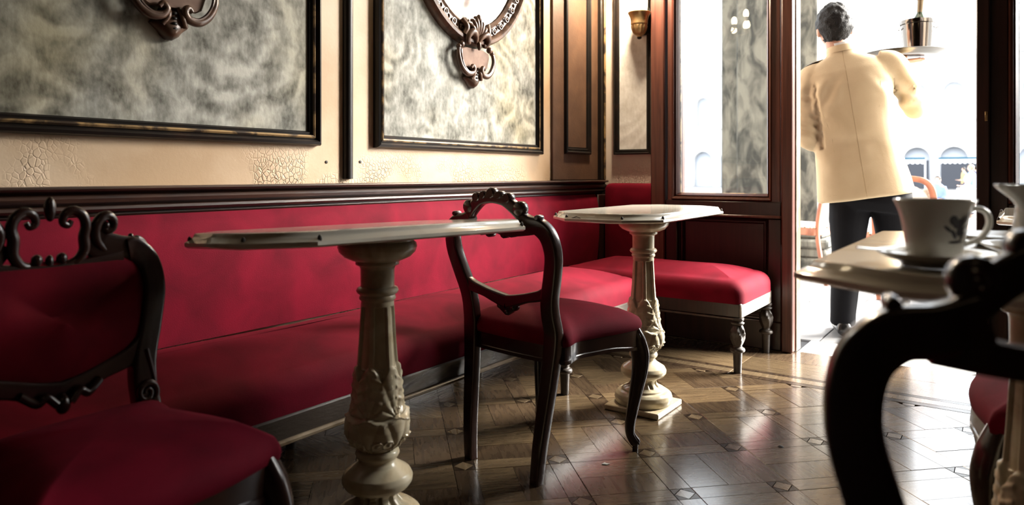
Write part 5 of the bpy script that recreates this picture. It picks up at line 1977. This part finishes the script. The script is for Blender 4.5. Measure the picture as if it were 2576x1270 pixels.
# collar and shirt
cl = MB()
loft(cl, [(0.052, 0.0, 1.530, 0.077, 0.074), (0.052, 0.0, 1.552, 0.073, 0.070), (0.052, 0.0, 1.566, 0.069, 0.067), (0.052, 0.0, 1.566, 0.064, 0.062), (0.052, 0.0, 1.535, 0.066, 0.064)], 32, 0.95, roll)
cl.build('collar', M['jacket'], jo, 60)
sc_ = MB()
loft(sc_, [(0.052, 0.003, 1.540, 0.063, 0.062), (0.052, 0.003, 1.580, 0.0605, 0.0605)], 28, 0.95, roll)
sc_.build('shirt_collar', M['shirt'], waiter, 60)
MB().tube([(-0.116, 0.136, 1.059), (-0.092, 0.168, 1.060)], [0.040, 0.037], 16).build('shirt_cuff', M['shirt'], waiter, 60)
MB().tube([(0.182, 0.220, 1.426), (0.167, 0.225, 1.452)], [0.037, 0.035], 16).build('shirt_cuff', M['shirt'], waiter, 60)

tr = MB()
loft(tr, [(0.072, 0.0, 0.90, 0.165, 0.115, -0.12), (0.075, 0.0, 0.80, 0.188, 0.130, -0.12), (0.078, 0.0, 0.72, 0.192, 0.128, -0.1), (0.078, 0.0, 0.67, 0.175, 0.105, -0.1)], 32, 0.8)
limb(tr, [(-0.020, 0.0, 0.76), (-0.028, 0.005, 0.62), (-0.034, 0.008, 0.46), (-0.045, -0.005, 0.28), (-0.055, -0.018, 0.12), (-0.056, -0.015, 0.055)], [0.104, 0.100, 0.080, 0.072, 0.064, 0.064], 7, 22)
limb(tr, [(0.170, 0.0, 0.76), (0.184, 0.045, 0.62), (0.194, 0.095, 0.46), (0.202, 0.13, 0.28), (0.208, 0.165, 0.12), (0.208, 0.172, 0.060)], [0.104, 0.096, 0.080, 0.072, 0.064, 0.064], 7, 22)
remesh(tr, 'trousers', M['trouser'], 0.0075, waiter, 3)
for (ax, ay, yaw, lift) in ((-0.056, -0.015, 0.12, 0.0), (0.208, 0.172, -0.10, 0.0)):
    sh_ = MB()
    rows = []
    for y, hw, h in ((-0.075, 0.024, 0.050), (-0.060, 0.036, 0.072), (-0.02, 0.038, 0.085), (0.04, 0.040, 0.074), (0.10, 0.046, 0.052), (0.16, 0.044, 0.040), (0.195, 0.028, 0.030), (0.205, 0.012, 0.020)):
        rows.append([(hw * math.copysign(abs(math.cos(a)) ** 0.7, math.cos(a)), y, 0.004 + max(0.0, h * 0.5 * (1 + math.sin(a)))) for a in np.linspace(0, 2 * PI, 18, endpoint=False)])
    sh_.rings(rows)
    sh_.xf(Matrix.Translation((ax, ay, lift)) @ Matrix.Rotation(yaw, 4, 'Z'))
    sh_.build('shoe', M['shoe'], waiter, 60)

# hair: short, dark, tousled
hr = MB()


def hairf(q):
    x, y, z = q
    d = 1 + 0.055 * mnoise.noise((x * 38, y * 38, z * 38)) + 0.05 * mnoise.noise((x * 80, y * 80, z * 80))
    x, y, z = x * d, y * d, z * d
    if z < 0:
        y = y * (1 - 0.15 * smooth(-z, 0.02, 0.1))
        x *= 1 - 0.22 * smooth(-z, 0.02, 0.10)
    return (x, y, z)


hr.ball((0, 0, 0), (0.088, 0.108, 0.116), 72, 48, f=hairf)
V2, keep = [], []
for v in hr.V:
    keep.append(not ((v[1] > 0.055 and v[2] < 0.062) or v[2] < -0.092 - 0.0 or (abs(v[0]) > 0.062 and v[2] < -0.020 and v[1] > -0.02)))
hm2 = hm @ Matrix.Translation((0, -0.010, 0.014))
fs = [f for f in hr.F if all(keep[i] for i in f)]
used = sorted({i for f in fs for i in f})
mp_ = {a: b for b, a in enumerate(used)}
h2 = MB().add([hr.V[i] for i in used], [tuple(mp_[i] for i in f) for f in fs])
h2.xf(hm2)
h2.build('hair', M['hair'], waiter, 80)
for s in (-1, 1):
    MB().ball((s * 0.031, 0.083, 0.002), 0.0115, 12, 8).xf(hm).build('eye', M['eye'], waiter)

# tray and what it carries
def wpt(x, y, z):
    m = Matrix.Translation(W0) @ Matrix.Rotation(math.radians(9.5), 4, 'Z')
    v = m @ Vector((x, y, z))
    return (v.x, v.y, v.z)


TX, TY, TZ = 0.245, 0.225, 1.508
tray = thing('serving_tray', 'round silver tray balanced on the raised hand of the waiter', 'tray', wpt(TX, TY, TZ), math.radians(9.5))
tp = [(0.002, 0.0), (0.14, 0.0), (0.165, 0.004), (0.178, 0.012), (0.205, 0.020), (0.209, 0.024), (0.206, 0.026), (0.176, 0.017), (0.16, 0.009), (0.002, 0.006)]
MB().lathe(tp, 64, cap=False).build('tray_dish', M['tray_metal'], tray, 50)
bk = thing('ice_bucket', 'polished steel ice bucket on the tray, a bottle neck rising from it', 'bucket', wpt(0.312, 0.225, TZ + 0.007), math.radians(9.5))
bp2 = [(0.002, 0.004), (0.060, 0.004), (0.064, 0.0), (0.068, 0.004), (0.072, 0.05), (0.0785, 0.12), (0.0815, 0.160), (0.0815, 0.166), (0.0865, 0.170), (0.0870, 0.186), (0.0860, 0.191), (0.0815, 0.190), (0.0795, 0.166), (0.070, 0.05), (0.064, 0.010), (0.002, 0.009)]
MB().lathe(bp2, 64, cap=False).build('bucket_body', M['steel'], bk, 40)
for s in (-1, 1):
    ring = [(s * (0.086 + 0.014 * math.sin(t)), 0.026 * math.cos(t), 0.150 + 0.0 * t) for t in np.linspace(0, PI, 12)]
    MB().tube(ring, 0.004, 8).build('handle', M['silver'], bk, 60)
bo = thing('wine_bottle', 'dark bottle with foil neck leaning in the ice bucket', 'bottle', wpt(0.312, 0.235, TZ + 0.020), math.radians(9.5))
tilt = Matrix.Rotation(math.radians(3), 4, 'Y')
MB().lathe([tuple(p) for p in catmull([(0.002, 0), (0.036, 0.0), (0.038, 0.01), (0.038, 0.15), (0.034, 0.18), (0.018, 0.215), (0.0145, 0.235), (0.0140, 0.290)], 3)], 32).xf(tilt).build('bottle_body', M['bottle'], bo, 50)
MB().lathe([(0.0155, 0.205), (0.0155, 0.285), (0.0175, 0.288), (0.0175, 0.300), (0.0155, 0.303)], 24).xf(tilt).build('foil', M['foil'], bo, 50)
di = thing('small_dish', 'small white dish with snacks on the left of the tray', 'dish', wpt(0.135, 0.215, TZ + 0.0095), math.radians(9.5))
lathe_thing([(0.002, 0.003), (0.035, 0.0), (0.050, 0.006), (0.066, 0.022), (0.064, 0.023), (0.048, 0.010), (0.002, 0.007)], M['china'], di, 'dish_body')
ck = MB()
for k in range(14):
    a, r = k * 2.4, 0.010 * math.sqrt(k)
    ck.ball((r * math.cos(a), r * math.sin(a), 0.017), (0.012, 0.011, 0.008), 8, 6)
ck.build('snacks', M['napkin'], di)['kind'] = 'stuff'
ch2 = thing('cherry', 'red cherry at the left edge of the tray', 'fruit', wpt(0.068, 0.20, TZ + 0.016), 0)
MB().ball((0, 0, 0.010), 0.0105, 14, 10).build('cherry_body', M['cherry'], ch2)
MB().tube(catmull([(0, 0, 0.019), (0.004, 0, 0.032), (0.012, 0, 0.042)], 4), 0.0011, 6).build('stem', M['stain'], ch2)


# --- people on the square: each a fused figure with clothes and hair
def stander(label, x, y, rz, top, legs, hairm, pose='stand', gz=-0.45, h=1.72):
    t = thing('person', label, 'person', (x, y, gz), rz)
    k = h / 1.72
    b = MB()
    if pose == 'stand':
        hz = 0.92
        K = [((s * 0.085, 0, 0.90), (s * 0.09, 0.02 + 0.05 * s, 0.48), (s * 0.095, -0.01 + 0.08 * s, 0.08)) for s in (-1, 1)]
        dz = 0.0
    else:
        dz = -0.45
        K = [((s * 0.085, 0, 0.50), (s * 0.12, 0.40, 0.50), (s * 0.12, 0.40, 0.08)) for s in (-1, 1)]
    loft(b, [(0, 0, 0.86 + dz, 0.14, 0.10), (0, 0, 1.05 + dz, 0.13, 0.09), (0, 0, 1.30 + dz, 0.165, 0.10), (0, 0, 1.42 + dz, 0.15, 0.085), (0, 0, 1.47 + dz, 0.06, 0.055)])
    limb(b, [(0, 0, 1.42 + dz), (0, 0.01, 1.52 + dz), (0, 0.015, 1.58 + dz)], [0.055, 0.052, 0.052])
    hm_ = head_shape(b, (0, 0.02, 1.615 + dz), 0.95, 0.3, 0, 24, 18)
    arms = []
    for s in (-1, 1):
        pts = [(s * 0.165, 0, 1.40 + dz), (s * 0.215, -0.01, 1.25 + dz), (s * 0.225, 0.0, 1.12 + dz), (s * 0.20, 0.12, 1.02 + dz), (s * 0.15, 0.24, 1.03 + dz)]
        arms.append(pts)
        limb(b, pts, [0.052, 0.044, 0.038, 0.034, 0.026], 4, 10)
        hand(b, pts[-1], (-s * 0.3, 0.9, 0.0), (0, 0.2, 1), None, 0.17, 0.3, -s)
    for hp, kn, an in K:
        limb(b, [hp, kn, an], [0.080, 0.055, 0.040], 5, 12)
        loft(b, [(an[0], an[1] + 0.04, 0.0, 0.042, 0.11), (an[0], an[1] + 0.04, 0.04, 0.042, 0.11), (an[0], an[1] + 0.0, 0.09, 0.036, 0.045)], 14)
    bo_ = remesh(b, 'body', M['pink_skin'], 0.010, t, 2)
    c = MB()
    loft(c, [(0, 0, 0.82 + dz, 0.175, 0.13), (0, 0, 1.0 + dz, 0.165, 0.12), (0, 0, 1.28 + dz, 0.195, 0.128), (0, 0, 1.40 + dz, 0.185, 0.11), (0, 0, 1.47 + dz, 0.10, 0.085), (0, 0, 1.49 + dz, 0.07, 0.066)], 24)
    for pts in arms:
        limb(c, pts[:4], [0.070, 0.060, 0.054, 0.048], 4, 12)
    remesh(c, 'top', top, 0.014, t, 2)
    c = MB()
    for hp, kn, an in K:
        limb(c, [hp, kn, (an[0], an[1], an[2] + 0.04)], [0.105, 0.078, 0.062], 5, 12)
    loft(c, [(0, 0, 0.86 + dz, 0.165, 0.12), (0, 0, 1.0 + dz, 0.15, 0.11)], 20)
    remesh(c, 'trousers', legs, 0.014, t, 2)
    hb = MB()
    hb.ball((0, -0.012, 0.020), (0.083, 0.100, 0.108), 24, 16, f=lambda q: (q[0], min(q[1], 0.070 if q[2] < 0.055 else 0.2), max(q[2], -0.085)))
    hb.xf(hm_)
    hb.build('hair', hairm, t, 70)
    t.scale = (k, k, k)
    return t


stander('blond seated person in white top with back turned, between the cup rim and the awnings', -1.02, 11.9, 0.3, M['white_cloth'], M['white_cloth'], M['hair_blond'], 'sit', -0.45, 1.50)
stander('bald person in white standing in the square left of the door post', -0.93, 21.0, 2.8, M['white_cloth'], M['white_cloth'], M['pink_skin'], 'sit', -0.45, 1.75)
stander('person in pale blue shirt seated below the left awning', -1.85, 25.0, 2.6, M['blue_cloth'], M['blue_cloth'], M['hair'], 'sit', -0.45, 1.72)
stander('person in grey-blue clothes standing beside the right door post', -1.05, 26.0, 1.2, M['blue_cloth'], M['navy'], M['hair_blond'], 'stand', -0.45, 1.62)
stander('person in navy jacket farther off, close to the right door post', -1.45, 40.0, 0.8, M['navy'], M['tan_cloth'], M['hair'], 'stand', -0.45, 1.72)
stander('person in tan coat crossing the square farthest off', -2.2, 46.0, 1.9, M['tan_cloth'], M['navy'], M['hair'], 'stand', -0.45, 1.72)

# small bits lying on the parquet
ps = thing('paper_scrap', 'tiny torn white paper scrap on the parquet by the chair between the tables', 'scrap', (-0.99, 1.88, 0.0005), 0.5)
MB().prism([(-0.012, -0.004), (0.004, -0.007), (0.013, 0.001), (0.002, 0.003), (-0.002, 0.009)], 'z', 0.0, 0.0012).build('scrap', M['napkin'], ps)
fs_ = thing('floor_stud', 'small dark stud set in the bright parquet near the door side', 'stud', (-0.60, 2.32, 0.0003))
MB().lathe([(0.001, 0.003), (0.006, 0.0025), (0.009, 0.0)], 14).build('stud_head', M['stain'], fs_)
